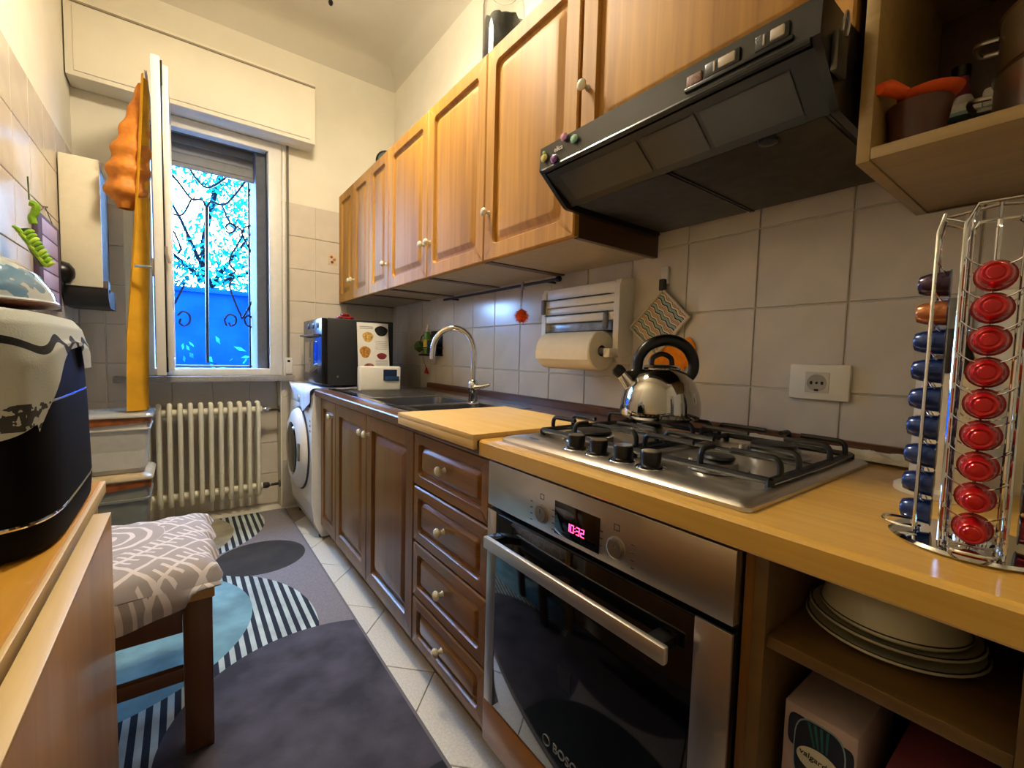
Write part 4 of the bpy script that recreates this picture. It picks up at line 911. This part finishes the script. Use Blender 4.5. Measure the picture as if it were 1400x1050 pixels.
t = thing('black_cap', 'small black cap hanging on the edge of the wall planner', 'cap', (XL+.03, 2.47, 1.37))
obj('crown', M().lathe([(.05, 0), (.05, .01), (.042, .035), (.02, .05), (0, .053)], (XL+.001, 2.47, 1.36), 18, (1, 0, 0)), black_pl, t)
obj('peak', M().rb(XL+.004, XL+.016, 2.44, 2.50, 1.27, 1.325, .004), black_pl, t)
t = thing('green_garland', 'plaited green chilli garland hanging on the left wall', 'garland', (XL+.03, 1.86, 1.30))
gm = P('chilli_green', '#7fae2a', .35, var=.3, scale=40); gm3 = P('chilli_lime', '#b5d84a', .35, var=.2); gm2 = P('chilli_dark', '#3d5c1c', .5, var=.3)
gy_ = 1.72
def gq(px, py, dy=0): return at(px, py, 'y', gy_+dy)+Vector((.012, 0, 0))
obj('cord', M().tube([gq(30, 240), gq(32, 272)], .002, 5), gm2, t)
obj('loop', M().tube(smooth_path([gq(33, 276), gq(41, 280), gq(40, 290), gq(36, 296), gq(38, 305)], 5), .010, 8), gm, t)
obj('core', M().tube([gq(26, 312, .03), gq(40, 340, .03), gq(54, 362, .03)], .013, 8), gm2, t)
for k in range(9):
    f0 = k/8; cx0 = 24+32*f0; cy0_ = 316+44*f0
    for s_ in (-1, 1):
        a_ = gq(cx0, cy0_+4, -.015); b2_ = gq(cx0+s_*(9-2*f0), cy0_-3+2*s_, -.012); c2_ = gq(cx0+s_*(15-4*f0), cy0_-(8 if s_ < 0 else 1), .004)
        obj('pod', M().tube(smooth_path([a_, b2_, c2_], 4), [.004, .005, .0058, .006, .006, .0055, .005, .0035, .0015], 8), gm if (k+s_) % 3 else gm3, t)
# ------------------------------------------------------------------ drop-leaf table
t = thing('folding_table', 'beech drop-leaf table against the left wall', 'table', (-.88, .5, 0))
m = M().prism([(XL+.002, .750), (-.7475, .750), (-.7455, .748), (-.7455, .726), (-.7475, .724), (XL+.002, .724)], lambda p, y: (p[0], y, p[1]), -.35, 1.02)
tp = obj('top', m, table_m, t)
obj('edge_strip', M().rb(-.7453, -.739, -.35, 1.02, .724, .7495, .001), pale_edge, tp)
lf = obj('drop_leaf', M().rb(-.7295, -.7056, -.35, .767, .24, .7475, .002), leaf_m, t)
obj('edge_strip', M().rb(-.7295, -.7055, -.35, .7665, .7476, .7505, .0008), pale_edge, lf)
for y in (-.2, .25, .66): obj('hinge', M().rb(-.742, -.727, y, y+.05, .7195, .7235, .001), steel, t)
for y in (-.28, .95): obj('leg', M().rb(-.80, -.75, y, y+.05, .0095, .7235, .004), table_m, t)
obj('apron', M().rb(-.79, -.77, -.23, .95, .64, .7235, .002), leaf_m, t)
# ------------------------------------------------------------------ stool with cushion
t = thing('stool', 'dark wooden stool beside the table', 'stool', (-.75, 1.26, 0))
qx0, qx1, qy0, qy1 = -.965, -.548, 1.062, 1.45
for x in (qx0, qx1-.062):
    for y in (qy0, qy1-.045): obj('leg', M().rb(x, x+.062, y, y+.045, .0095, .408, .003), stool_m, t)
for y in (qy0+.008, qy1-.03): obj('stretcher', M().rb(qx0+.0625, qx1-.0625, y, y+.022, .20, .235, .002), stool_m, t)
for y in (qy0+.006, qy1-.03): obj('apron', M().rb(qx0+.0625, qx1-.0625, y, y+.022, .33, .408, .002), stool_m, t)
for x in (qx0+.01, qx1-.034): obj('apron', M().rb(x, x+.022, qy0+.0455, qy1-.0455, .33, .408, .002), stool_m, t)
obj('seat', M().rb(qx0-.005, qx1+.005, qy0-.005, qy1+.005, .4085, .432, .003), wood('stool_seat', '#b98a4a', '#d1a564', 'x'), t)
g = G('cushion_print', .85)
mp = g.n.new('ShaderNodeMapping'); mp.inputs['Rotation'].default_value = (0, 0, .6); g.l.new(g.co, mp.inputs[0])
vo = g.n.new('ShaderNodeTexVoronoi'); vo.feature = 'DISTANCE_TO_EDGE'; vo.inputs['Scale'].default_value = 34; g.l.new(mp.outputs[0], vo.inputs['Vector'])
wv = g.n.new('ShaderNodeTexWave'); wv.wave_type = 'RINGS'; wv.inputs['Scale'].default_value = 9; wv.inputs['Distortion'].default_value = 2.5; g.l.new(mp.outputs[0], wv.inputs['Vector'])
def lat(e, k, w): return g.op('LESS_THAN', g.op('ABSOLUTE', g.op('SUBTRACT', g.op('FRACT', g.op('MULTIPLY', e, k)), .5)), w)
s1 = g.op('ADD', g.op('ADD', g.x, g.y), 3); s2 = g.op('ADD', g.op('SUBTRACT', g.x, g.y), 3)
lines = g.op('MAXIMUM', g.op('MAXIMUM', lat(s1, 11, .07), lat(s2, 11, .07)), g.op('MULTIPLY', lat(s1, 33, .16), g.op('LESS_THAN', g.op('FRACT', g.op('MULTIPLY', s2, 5.5)), .5)))
rad = g.op('SQRT', g.op('ADD', g.op('POWER', g.op('ADD', g.x, .03), 2), g.op('POWER', g.op('SUBTRACT', g.y, .06), 2)))
rings = g.op('MULTIPLY', lat(rad, 26, .15), g.op('LESS_THAN', rad, .13))
pat = g.op('ADD', g.op('MULTIPLY', lines, g.op('GREATER_THAN', rad, .13)), rings)
col = g.mix(pat, hx('#a49ea2'), hx('#dad5da')); cu_m = g.done(col, pat, .5, .003)
t = thing('seat_cushion', 'patterned padded cushion with lace print on the stool', 'cushion', (-.75, 1.29, .433))
def cush(u, v):
    a, b_ = 2*u-1, 2*v-1
    d_ = max(abs(a), abs(b_)); e = (1-d_**6); 
    x = -.755+a*(.225+.008*math.sin(v*20)); y = 1.30+b_*(.245+.006*math.sin(u*17))
    return Vector((x, y, e))
m = M(); NN = 36
def ctop(u, v):
    p = cush(u, v); return (p.x, p.y, .447+.058*max(p.z, 0)**.5+.0025*math.sin(u*40)*math.sin(v*33))
def cbot(u, v):
    p = cush(u, v); w_ = .030*max(0, (abs(2*v-1)-.86)/.14) if v < .5 else 0
    return (p.x, p.y, .447-.013*max(p.z, 0)**.5)
m.grid(ctop, NN, NN); m.grid(cbot, NN, NN); obj('pad', m, cu_m, t)
def flap(u, v):
    x = -.978+u*.448; dr_ = .075*(math.sin(PI*(u*1.15))*.5+.5)*(.4 if u > .85 else 1)
    return (x, 1.052-.010*math.sin(v*2)-.004*math.sin(u*25), .449-v*dr_)
obj('cover_flap', M().grid(flap, 30, 8), cu_m, t)
# ------------------------------------------------------------------ black fryer on the table
fcx, fcy, fa, fb = -.888, .79, .142, .225
def sup(k, z, ex=5, n=48):
    o = []
    for i in range(n):
        a = 2*PI*i/n; c_, s_ = math.cos(a), math.sin(a)
        o.append((fcx+fa*k*math.copysign(abs(c_)**(2/ex), c_), fcy+fb*k*math.copysign(abs(s_)**(2/ex), s_), z))
    return o
fry = P('fryer_black', '#040405', .6, var=.1, scale=5, spec=.12)
t = thing('air_fryer', 'large black air fryer standing on the table', 'air fryer', (fcx, fcy, .7505))
obj('base', M().loops([sup(.93, .7515), sup(.985, .757), sup(1.0, .790), sup(1.0, .796)], True, True, True), fry, t)
obj('trim_ring', M().loops([sup(1.0, .7965), sup(1.006, .799), sup(1.0, .8015)], True, True, True), chrome, t)
obj('body', M().loops([sup(.998, .802), sup(.99, .87), sup(.975, .955), sup(.972, .96)], True, True, True), fry, t)
obj('trim_ring', M().loops([sup(.972, .9605), sup(.978, .9625), sup(.971, .9645)], True, True, True), P('trim_dim', '#8a8d92', .2, 1), t)
obj('top_housing', M().loops([sup(.970, .965), sup(.955, 1.03), sup(.93, 1.065), sup(.86, 1.085), sup(.6, 1.092)], True, True, True), fry, t)
# tea towel
g = G('towel_print', .9)
zz = g.z; bnd = g.op('MULTIPLY', g.op('GREATER_THAN', zz, -.072), g.op('LESS_THAN', zz, -.036)); lines = g.op('GREATER_THAN', g.noise(70, 2), .52)
col = g.mix(g.op('MULTIPLY', bnd, lines), hx('#b7bdb6'), hx('#3a3d3e'))
b2 = g.op('MULTIPLY', g.op('LESS_THAN', g.op('ABSOLUTE', g.op('SUBTRACT', g.op('SUBTRACT', zz, .045), g.op('MULTIPLY', g.op('SINE', g.op('MULTIPLY', g.y, 60)), .009))), .006), 1)
col = g.mix(b2, col, hx('#17181a'))
towel_m = g.done(col, g.noise(400), .25)
def tow(u, v):
    a = -1.62+u*2.0; c_, s_ = math.cos(a), math.sin(a)
    drop = .125+.01*math.sin(u*9) if a < -.7 else (.125*(1-(a+.7)/.73)+.006 if a < .03 else .05)
    w_ = v*2
    if w_ < 1:
        pr2 = [(.15, 1.0965), (.6, 1.0965), (.87, 1.0905), (.95, 1.074), (.985, 1.052)]; i = min(int(w_*4), 3); f0 = w_*4-i
        k = pr2[i][0]*(1-f0)+pr2[i+1][0]*f0; z = pr2[i][1]*(1-f0)+pr2[i+1][1]*f0
    else:
        k = .985+.03*min(1, (w_-1)*4)+.012*math.sin(u*22)*(w_-1); z = 1.052-(w_-1)*drop
    return (fcx+fa*k*math.copysign(abs(c_)**.4, c_), fcy+fb*k*math.copysign(abs(s_)**.4, s_), z)
t = thing('tea_towel', 'pale printed tea towel draped over the black fryer', 'towel', (fcx, fcy-.15, 1.0))
obj('cloth', M().grid(tow, 60, 40), towel_m, t)
# plate and dome on the fryer
t = thing('serving_plate', 'brown patterned plate on top of the fryer', 'plate', (fcx, .80, 1.10))
obj('dish', M().lathe([(.05, .002), (.06, 0), (.125, .006), (.130, .009), (.124, .009), (.06, .004), (0, .004)], (fcx-.005, .80, 1.100), 36), P('plate_brown', '#7a4a35', .4, var=.5, scale=30), t)
t = thing('cake_dome', 'transparent food dome with painted blue window reflections covering the plate on the fryer', 'food cover', (fcx, .80, 1.11))
g = G('dome_reflections', .08)
nz = g.noise(18, 3); col = g.mix(g.op('GREATER_THAN', nz, .55), hx('#cfe6f2'), hx('#5f9fd0')); dome_m = g.done(col)  # blue and white patches put window reflections into the dome colour
g.b.inputs['Transmission Weight'].default_value = .25; g.b.inputs['Coat Weight'].default_value = 1
obj('shell', M().lathe([(.122, 0), (.124, .004), (.120, .02), (.105, .048), (.08, .068), (.045, .082), (.012, .087), (0, .087)], (fcx-.005, .80, 1.1095), 36), dome_m, t)
obj('rim', M().tube([(fcx-.005+.124*math.cos(2*PI*i/40), .80+.124*math.sin(2*PI*i/40), 1.1125) for i in range(40)], .003, 6, True), P('dome_rim', '#d8e2e8', .2), t)
obj('knob', M().lathe([(.006, 0), (.006, .01), (.014, .016), (.012, .026), (0, .028)], (fcx-.005, .80, 1.196), 16), white_pl, t)
# ------------------------------------------------------------------ capsule carousel
kcx, kcy, kz0 = .119, -.1925, ZW
vdir = Vector((kcx-CAM.x, kcy-CAM.y, 0)).normalized(); sdv = Vector((-vdir.y, vdir.x, 0))    # away from and to the left of the viewer
t = thing('capsule_stand', 'chrome wire carousel stand full of coffee capsules', 'capsule stand', (kcx, kcy, kz0))
CK = Vector((kcx, kcy, kz0))
obj('base', M().lathe([(.070, .0005), (.072, .003), (.069, .006), (.045, .008), (0, .009)], CK, 40), chrome, t)
obj('pivot', M().lathe([(.02, .008), (.02, .012), (0, .012)], CK, 20), chrome, t)
HT = .375
dirs = [-vdir, sdv, vdir, -sdv]
wire = chrome
SPC = .0338; POD0 = .029
for qi, d_ in enumerate(dirs):
    s_ = Vector((-d_.y, d_.x, 0)); hw = .0245; rr_ = .047
    fr_ = [CK+d_*(rr_)+s_*hw+Vector((0,0,.0115)), CK+d_*(rr_)+s_*hw+Vector((0,0,HT-.02)), CK+d_*(rr_-.004)+s_*(hw-.008)+Vector((0,0,HT)), CK+d_*(rr_-.004)-s_*(hw-.008)+Vector((0,0,HT)), CK+d_*(rr_)-s_*hw+Vector((0,0,HT-.02)), CK+d_*(rr_)-s_*hw+Vector((0,0,.0115))]
    co = obj('column_frame', M().tube(fr_, .0019, 8, True), wire, t)
    for e in (-1, 1): obj('back_wire', M().tube([CK+d_*.026+s_*e*.020+Vector((0,0,.0115)), CK+d_*.026+s_*e*.020+Vector((0,0,HT-.012)), CK+d_*(rr_-.004)+s_*e*.016+Vector((0,0,HT-.004))], .0015, 6), wire, co)
    obj('catch', M().tube(smooth_path([CK+d_*.044+s_*.022+Vector((0,0,.0115)), CK+d_*.070+s_*.016+Vector((0,0,.0115)), CK+d_*.078+Vector((0,0,.0125)), CK+d_*.070-s_*.016+Vector((0,0,.0115)), CK+d_*.044-s_*.022+Vector((0,0,.0115))], 4), .0017, 6), wire, co)
    for k in range(9):
        z = POD0+SPC*(k+.5)
        obj('cradle', M().tube(smooth_path([CK+d_*.046+s_*.0245+Vector((0,0,z+.006)), CK+d_*.040+s_*.014+Vector((0,0,z-.004)), CK+d_*.038+Vector((0,0,z-.007)), CK+d_*.040-s_*.014+Vector((0,0,z-.004)), CK+d_*.046-s_*.0245+Vector((0,0,z+.006))], 3), .0008, 5), wire, co)
obj('center_post', M().cyl(CK+Vector((0,0,.02)), CK+Vector((0,0,HT-.01)), .003, n=8), wire, t)
m = M()
for a_, b_ in ((0, 2), (1, 3)): m.tube([CK+dirs[a_]*.043+Vector((0,0,HT)), CK+Vector((0,0,HT+.006)), CK+dirs[b_]*.043+Vector((0,0,HT))], .0018, 6)
obj('top_cross', m, wire, t)
prof_pod = [(.0163, 0), (.0166, .0008), (.0150, .0015), (.0146, .006), (.0128, .020), (.0105, .0265), (.0095, .0275), (.0075, .0268), (.006, .0285), (0, .029)]
podm = {k: P('pod_'+k, c_, .22, .45, var=.05, coat=.4) for k, c_ in dict(red='#c21a1c', blue='#1c3468', plum='#3a2436', copper='#b06a38', dark='#7e1020').items()}
def pod(d_, k, colr, label, group):
    z = POD0+SPC*k; b0 = CK+d_*.034+Vector((0,0,z))
    p = thing('coffee_capsule', label, 'capsule', b0, group)
    obj('cup', M().lathe(prof_pod[2:], b0, 22, d_), podm[colr], p)
    obj('rim', M().lathe(prof_pod[:3], b0, 22, d_), P('pod_rim_'+colr, '#8a3030' if colr == 'red' else '#5a6474', .25, .8), p); return p
words = ['lowest', 'second from the bottom', 'third from the bottom', 'fourth from the bottom', 'middle', 'fourth from the top', 'third from the top', 'second from the top', 'topmost']
for k in range(9): pod(dirs[0], k, 'red', words[k]+' of the nine red capsules facing the viewer', 'red capsules')
for k in range(9):
    c_ = 'blue' if k < 7 else ('copper' if k == 7 else 'plum')
    lb = {'copper': 'copper-coloured capsule above the blue ones on the stand', 'plum': 'dark plum capsule, topmost of the left column on the stand'}.get(c_) or ['lowest', 'second lowest', 'third lowest', 'middle', 'third highest', 'second highest', 'highest'][min(k, 6)]+' of the seven navy capsules on the left of the stand'
    pod(dirs[1], k, c_, lb, 'capsules in the left column')
for k in range(6): pod(dirs[3], k, 'dark', words[k]+' crimson capsule in the right column cut by the frame', 'crimson capsules')
# things behind the stand
t = thing('paper_holder', 'cream upright roll holder behind the capsule stand', 'roll holder', (.36, -.115, ZW))
crm = P('holder_cream', '#dcd0b4', .5, var=.05)
hxx, hyy = .37, -.130
obj('base', M().lathe([(.06, .0005), (.06, .010), (.05, .014), (0, .014)], (hxx, hyy, ZW), 32), crm, t)
obj('post', M().lathe([(.042, .014), (.042, .19), (.04, .193), (0, .193)], (hxx, hyy, ZW), 28), crm, t)
t = thing('spice_bottle', 'dark glass bottle with a grey cap behind the capsule stand', 'bottle', (.47, -.10, ZW))
bx_, by_ = .50, -.105
obj('body', M().lathe([(.030, .0005), (.032, .01), (.032, .22), (.022, .255), (.020, .27)], (bx_, by_, ZW), 22), P('bottle_dark', '#1c1512', .15, coat=.5), t)
obj('cap', M().lathe([(.022, .27), (.022, .305), (.018, .308), (.017, .325), (0, .326)], (bx_, by_, ZW), 20), P('cap_grey', '#7d7d7a', .4, .4), t)
t = thing('cream_jar', 'cream ribbed lidded jar behind the top of the capsule stand', 'jar', (.42, -.19, ZW))
jx, jy = .50, -.182
L = [[(jx+r*(1+.03*math.cos(10*a))*math.cos(a), jy+r*(1+.03*math.cos(10*a))*math.sin(a), ZW+z) for a in [2*PI*i/60 for i in range(60)]] for r, z in ((.040, .0005), (.044, .01), (.045, .30), (.040, .33))]
obj('body', M().loops(L, True, True, True), P('jar_cream', '#d8cfb2', .4, var=.05), t); obj('lid', M().lathe([(.042, .3305), (.040, .345), (.02, .355), (0, .356)], (jx, jy, ZW), 24), P('jar_cream_lid', '#cfc6a8', .4), t)
# ------------------------------------------------------------------ things in the open cabinet
sx_, sy_, sz_ = .138, -.125, .6915
ceram = P('ceramic_cream', '#cfc8a6', .2, var=.03, coat=.4); rimd = P('ceramic_line', '#20201c', .4)
for k, (r, z, lb) in enumerate(((.092, 0, 'bottom cream plate with dark rim in the open cabinet'), (.088, .014, 'upper cream plate under the upturned bowl'))):
    t = thing('dinner_plate', lb, 'plate', (sx_, sy_, sz_+z), 'plates in the open cabinet')
    obj('dish', M().lathe([(r*.55, .0005), (r*.6, 0.0005), (r*.98, .010), (r, .012), (r*.97, .014), (r*.6, .005), (0, .005)], (sx_, sy_, sz_+z), 40), ceram, t)
    obj('rim_line', M().tube([(sx_+r*.968*math.cos(2*PI*i/40), sy_+r*.968*math.sin(2*PI*i/40), sz_+z+.0140) for i in range(40)], .0011, 5, True), rimd, t)
t = thing('serving_bowl', 'cream bowl turned upside down on the plates in the open cabinet', 'bowl', (sx_, sy_, sz_+.025))
bz = sz_+.0285
obj('shell', M().lathe([(.074, 0), (.076, .003), (.071, .022), (.062, .044), (.05, .055), (.035, .059), (.034, .064), (.030, .064), (.029, .060), (0, .060)], (sx_, sy_, bz), 40), ceram, t)
obj('rim_line', M().tube([(sx_+.0752*math.cos(2*PI*i/40), sy_+.0752*math.sin(2*PI*i/40), bz+.006) for i in range(40)], .0010, 5, True), rimd, t)
t = thing('cardboard_box', 'small pink box printed with a dark round emblem in the open cabinet', 'box', (.10, -.085, .102))
obj('carton', M().rb(.040, .20, -.125, -.045, .1015, .598, .002), P('carton_pink', '#b39c94', .7, var=.06), t)
pxx = .0395
cyb, czb = -.0865, .545
def ell(m, cy_, cz_, ry_, rz_, x, n=28, ex=1): return m.prism([(cy_+ry_*math.copysign(abs(math.cos(a))**ex, math.cos(a)), cz_+rz_*math.copysign(abs(math.sin(a))**ex, math.sin(a))) for a in [2*PI*i/n for i in range(n)]], lambda p, xx: (xx, p[0], p[1]), x-.0004, x+.0004)
navy = P('print_navy', '#11182a', .6); teal = P('print_teal', '#1c5a55', .6); crem = P('print_cream', '#c9c2a6', .6); edg = P('print_edge', '#7f97a0', .6)
cb = [c_ for c_ in t.children][0]
for nm, a_, b_, r1, r2, x, mm_ in (('emblem_ear', cyb+.024, czb+.020, .012, .022, pxx, navy), ('emblem_ear', cyb-.026, czb+.012, .010, .022, pxx, navy), ('emblem_outline', cyb, czb, .0285, .044, pxx-.0006, edg), ('emblem_field', cyb, czb, .0270, .0425, pxx-.0010, navy)):
    obj(nm, ell(M(), a_, b_, r1, r2, x, ex=.55), mm_, cb)
m = M()
for k in range(4): m.prism([(cyb+.014-k*.007, czb+.041), (cyb+.011-k*.007, czb+.041), (cyb+.004-k*.0045, czb+.012), (cyb+.006-k*.0045, czb+.012)], lambda p, xx: (xx, p[0], p[1]), pxx-.0022, pxx-.0016)
tag(obj('emblem_stripes', m, teal, cb), kind='stuff')
obj('emblem_band', ell(M(), cyb, czb-.006, .024, .016, pxx-.0016), crem, cb); obj('emblem_disc', ell(M(), cyb, czb-.034, .016, .017, pxx-.0020), navy, cb)
text('emblem_name', 'valgarden', .0108, P('print_black', '#0b0c10', .6), cb, (pxx-.0022, cyb, czb-.004), (0, -1, -.12), (0, -.12, 1))
t = thing('pink_box', 'low dark pink carton at the right of the open cabinet', 'box', (.14, -.19, .102))
obj('carton', M().rb(.05, .25, -.235, -.145, .1015, .545, .003), P('carton_rose', '#a2545c', .7, var=.06), t); obj('lid_flap', M().rb(.048, .252, -.237, -.143, .5455, .557, .002), P('carton_rose2', '#b5606a', .7, var=.06), t)
# ------------------------------------------------------------------ things on the wall shelf
zs0 = 1.3865
t = thing('measuring_cup', 'brown plastic cup with an orange rim on the wall shelf', 'cup', (.36, -.075, zs0))
cxm, cym = .345, -.068
obj('cup', M().lathe([(.028, .0005), (.030, .002), (.040, .068), (.041, .072), (.038, .072), (.028, .006), (0, .006)], (cxm, cym, zs0), 28), P('cup_brown', '#5a3422', .35, trans=.25), t)
om = P('cup_orange', '#e0561c', .4)
t = thing('orange_scoop', 'bright orange plastic scoop lying across the brown cup', 'scoop', (.34, -.06, zs0+.073))
obj('bowl', M().lathe([(.0, .0), (.028, .002), (.038, .010), (.040, .014), (.036, .013), (.02, .005), (0, .004)], (cxm, cym-.012, zs0+.0735), 24), om, t)
obj('handle', M().tube([(cxm-.02, cym+.012, zs0+.088), (cxm-.05, cym+.028, zs0+.094), (cxm-.07, cym+.034, zs0+.088)], [.009, .012, .008], 10), om, t)
t = thing('hand_juicer', 'white and steel hand juicer behind the orange scoop', 'utensil', (.42, -.125, zs0))
ux, uy = .475, -.098
obj('cup', M().lathe([(.022, .0005), (.020, .01), (.012, .02), (.012, .055), (.030, .070)], (ux, uy, zs0), 24), chrome, t)
obj('tray', M().lathe([(.030, .0705), (.044, .074), (.044, .080), (0, .080)], (ux, uy, zs0), 28), P('tray_teal', '#7fa3a3', .4), t)
obj('head', M().lathe([(.036, .0805), (.030, .098), (.016, .106), (.010, .12), (0, .122)], (ux, uy, zs0), 24), white_pl, t)
obj('spout', M().rb(ux-.03, ux+.02, uy-.044, uy-.026, zs0+.0805, zs0+.112, .006), white_pl, t)
for k, (r, z, h_, lb) in enumerate(((.092, 0, .085, 'lower steel cooking pot on the wall shelf'), (.090, .092, .075, 'upper steel cooking pot stacked on the other one'))):
    t = thing('steel_pot', lb, 'pot', (.47, -.25, zs0+z), 'stacked steel pots')
    px_, py_ = .40, -.235
    obj('body', M().lathe([(r-.01, .0005), (r-.003, .004), (r, .012), (r, h_), (r+.003, h_+.003), (r-.003, h_+.003), (r-.004, .012), (0, .01)], (px_, py_, zs0+z), 40), steel_b, t)
    for s_ in (-1, 1): obj('handle', M().tube(smooth_path([(px_-.02, py_+s_*(r-.001), zs0+z+h_-.02), (px_-.018, py_+s_*(r+.022), zs0+z+h_-.018), (px_+.018, py_+s_*(r+.022), zs0+z+h_-.018), (px_+.02, py_+s_*(r-.001), zs0+z+h_-.02)], 4), .004, 8), steel, t)
t = thing('pink_bottle', 'dark pink bottle standing deep in the wall shelf', 'bottle', (.58, -.08, zs0))
obj('body', M().lathe([(.028, .0005), (.03, .01), (.03, .13), (.015, .17), (.012, .20), (0, .2)], (.58, -.075, zs0), 20), P('bottle_pink', '#8c3a52', .35), t); obj('cap', M().lathe([(.014, .2005), (.014, .22), (0, .221)], (.58, -.075, zs0), 16), black_pl, t)
# ------------------------------------------------------------------ things on top of the wall cabinets
t = thing('glass_jar', 'tall clear glass jar half full of dark coffee on top of the cabinets', 'jar', (.46, 1.25, ZUT))
gx, gy2 = .46, 1.265; gr_ = .085
obj('vessel', M().lathe([(gr_-.004, .0005), (gr_, .004), (gr_, .34), (gr_-.008, .375), (gr_-.03, .395), (gr_-.034, .393), (gr_-.012, .372), (gr_-.004, .34), (gr_-.004, .008), (0, .008)], (gx, gy2, ZUT), 40), glass, t)
m = M(); L = [[(gx+r*math.cos(a), gy2+r*math.sin(a), ZUT+z+(random.uniform(-.012, .012) if z > .25 else 0)) for a in [2*PI*i/36 for i in range(36)]] for r, z in ((.078, .0085), (.0795, .012), (.0795, .27), (.06, .285), (.03, .29), (.005, .292))]
obj('contents', M().loops(L, True, True, True), P('coffee_black', '#20231f', .8, var=.5, scale=150, bump=.8), t)
t = thing('round_tin', 'small black round tin lying on edge on top of the far cabinets', 'tin', (.40, 2.24, ZUT))
obj('body', M().lathe([(.05, -.015), (.054, -.012), (.054, .012), (.05, .015)], (.36, 2.29, ZUT+.0545), 28, (.6, .8, 0)), black_pl, t); obj('label', M().lathe([(.04, -.0155), (.04, -.0152)], (.36, 2.29, ZUT+.0545), 24, (.6, .8, 0)), P('tin_green', '#223b36', .4), t)
# small decorated tile stickers on the window wall
t = thing('wall_sticker', 'little red floral sticker on the wall tiles beside the far cabinet', 'sticker', (.205, YB-.001, 1.72))
sp0 = at(455, 355, 'y', YB-.001)
obj('backing', M().rb(sp0.x-.03, sp0.x+.03, YB-.0015, YB-.0003, sp0.z-.04, sp0.z+.04, .0005), P('sticker_cream', '#cdbb9a', .6, var=.1), t)
for k, (dx_, dz_, c_) in enumerate(((-.008, .016, '#9a3a2e'), (.010, .0, '#a86a3c'), (-.004, -.018, '#7a2a2a'))): obj('flower', M().lathe([(.010, 0), (.009, .0006), (0, .0008)], (sp0.x+dx_, YB-.0016, sp0.z+dz_), 10, (0, -1, 0)), P('sticker_red%d' % k, c_, .6), t)
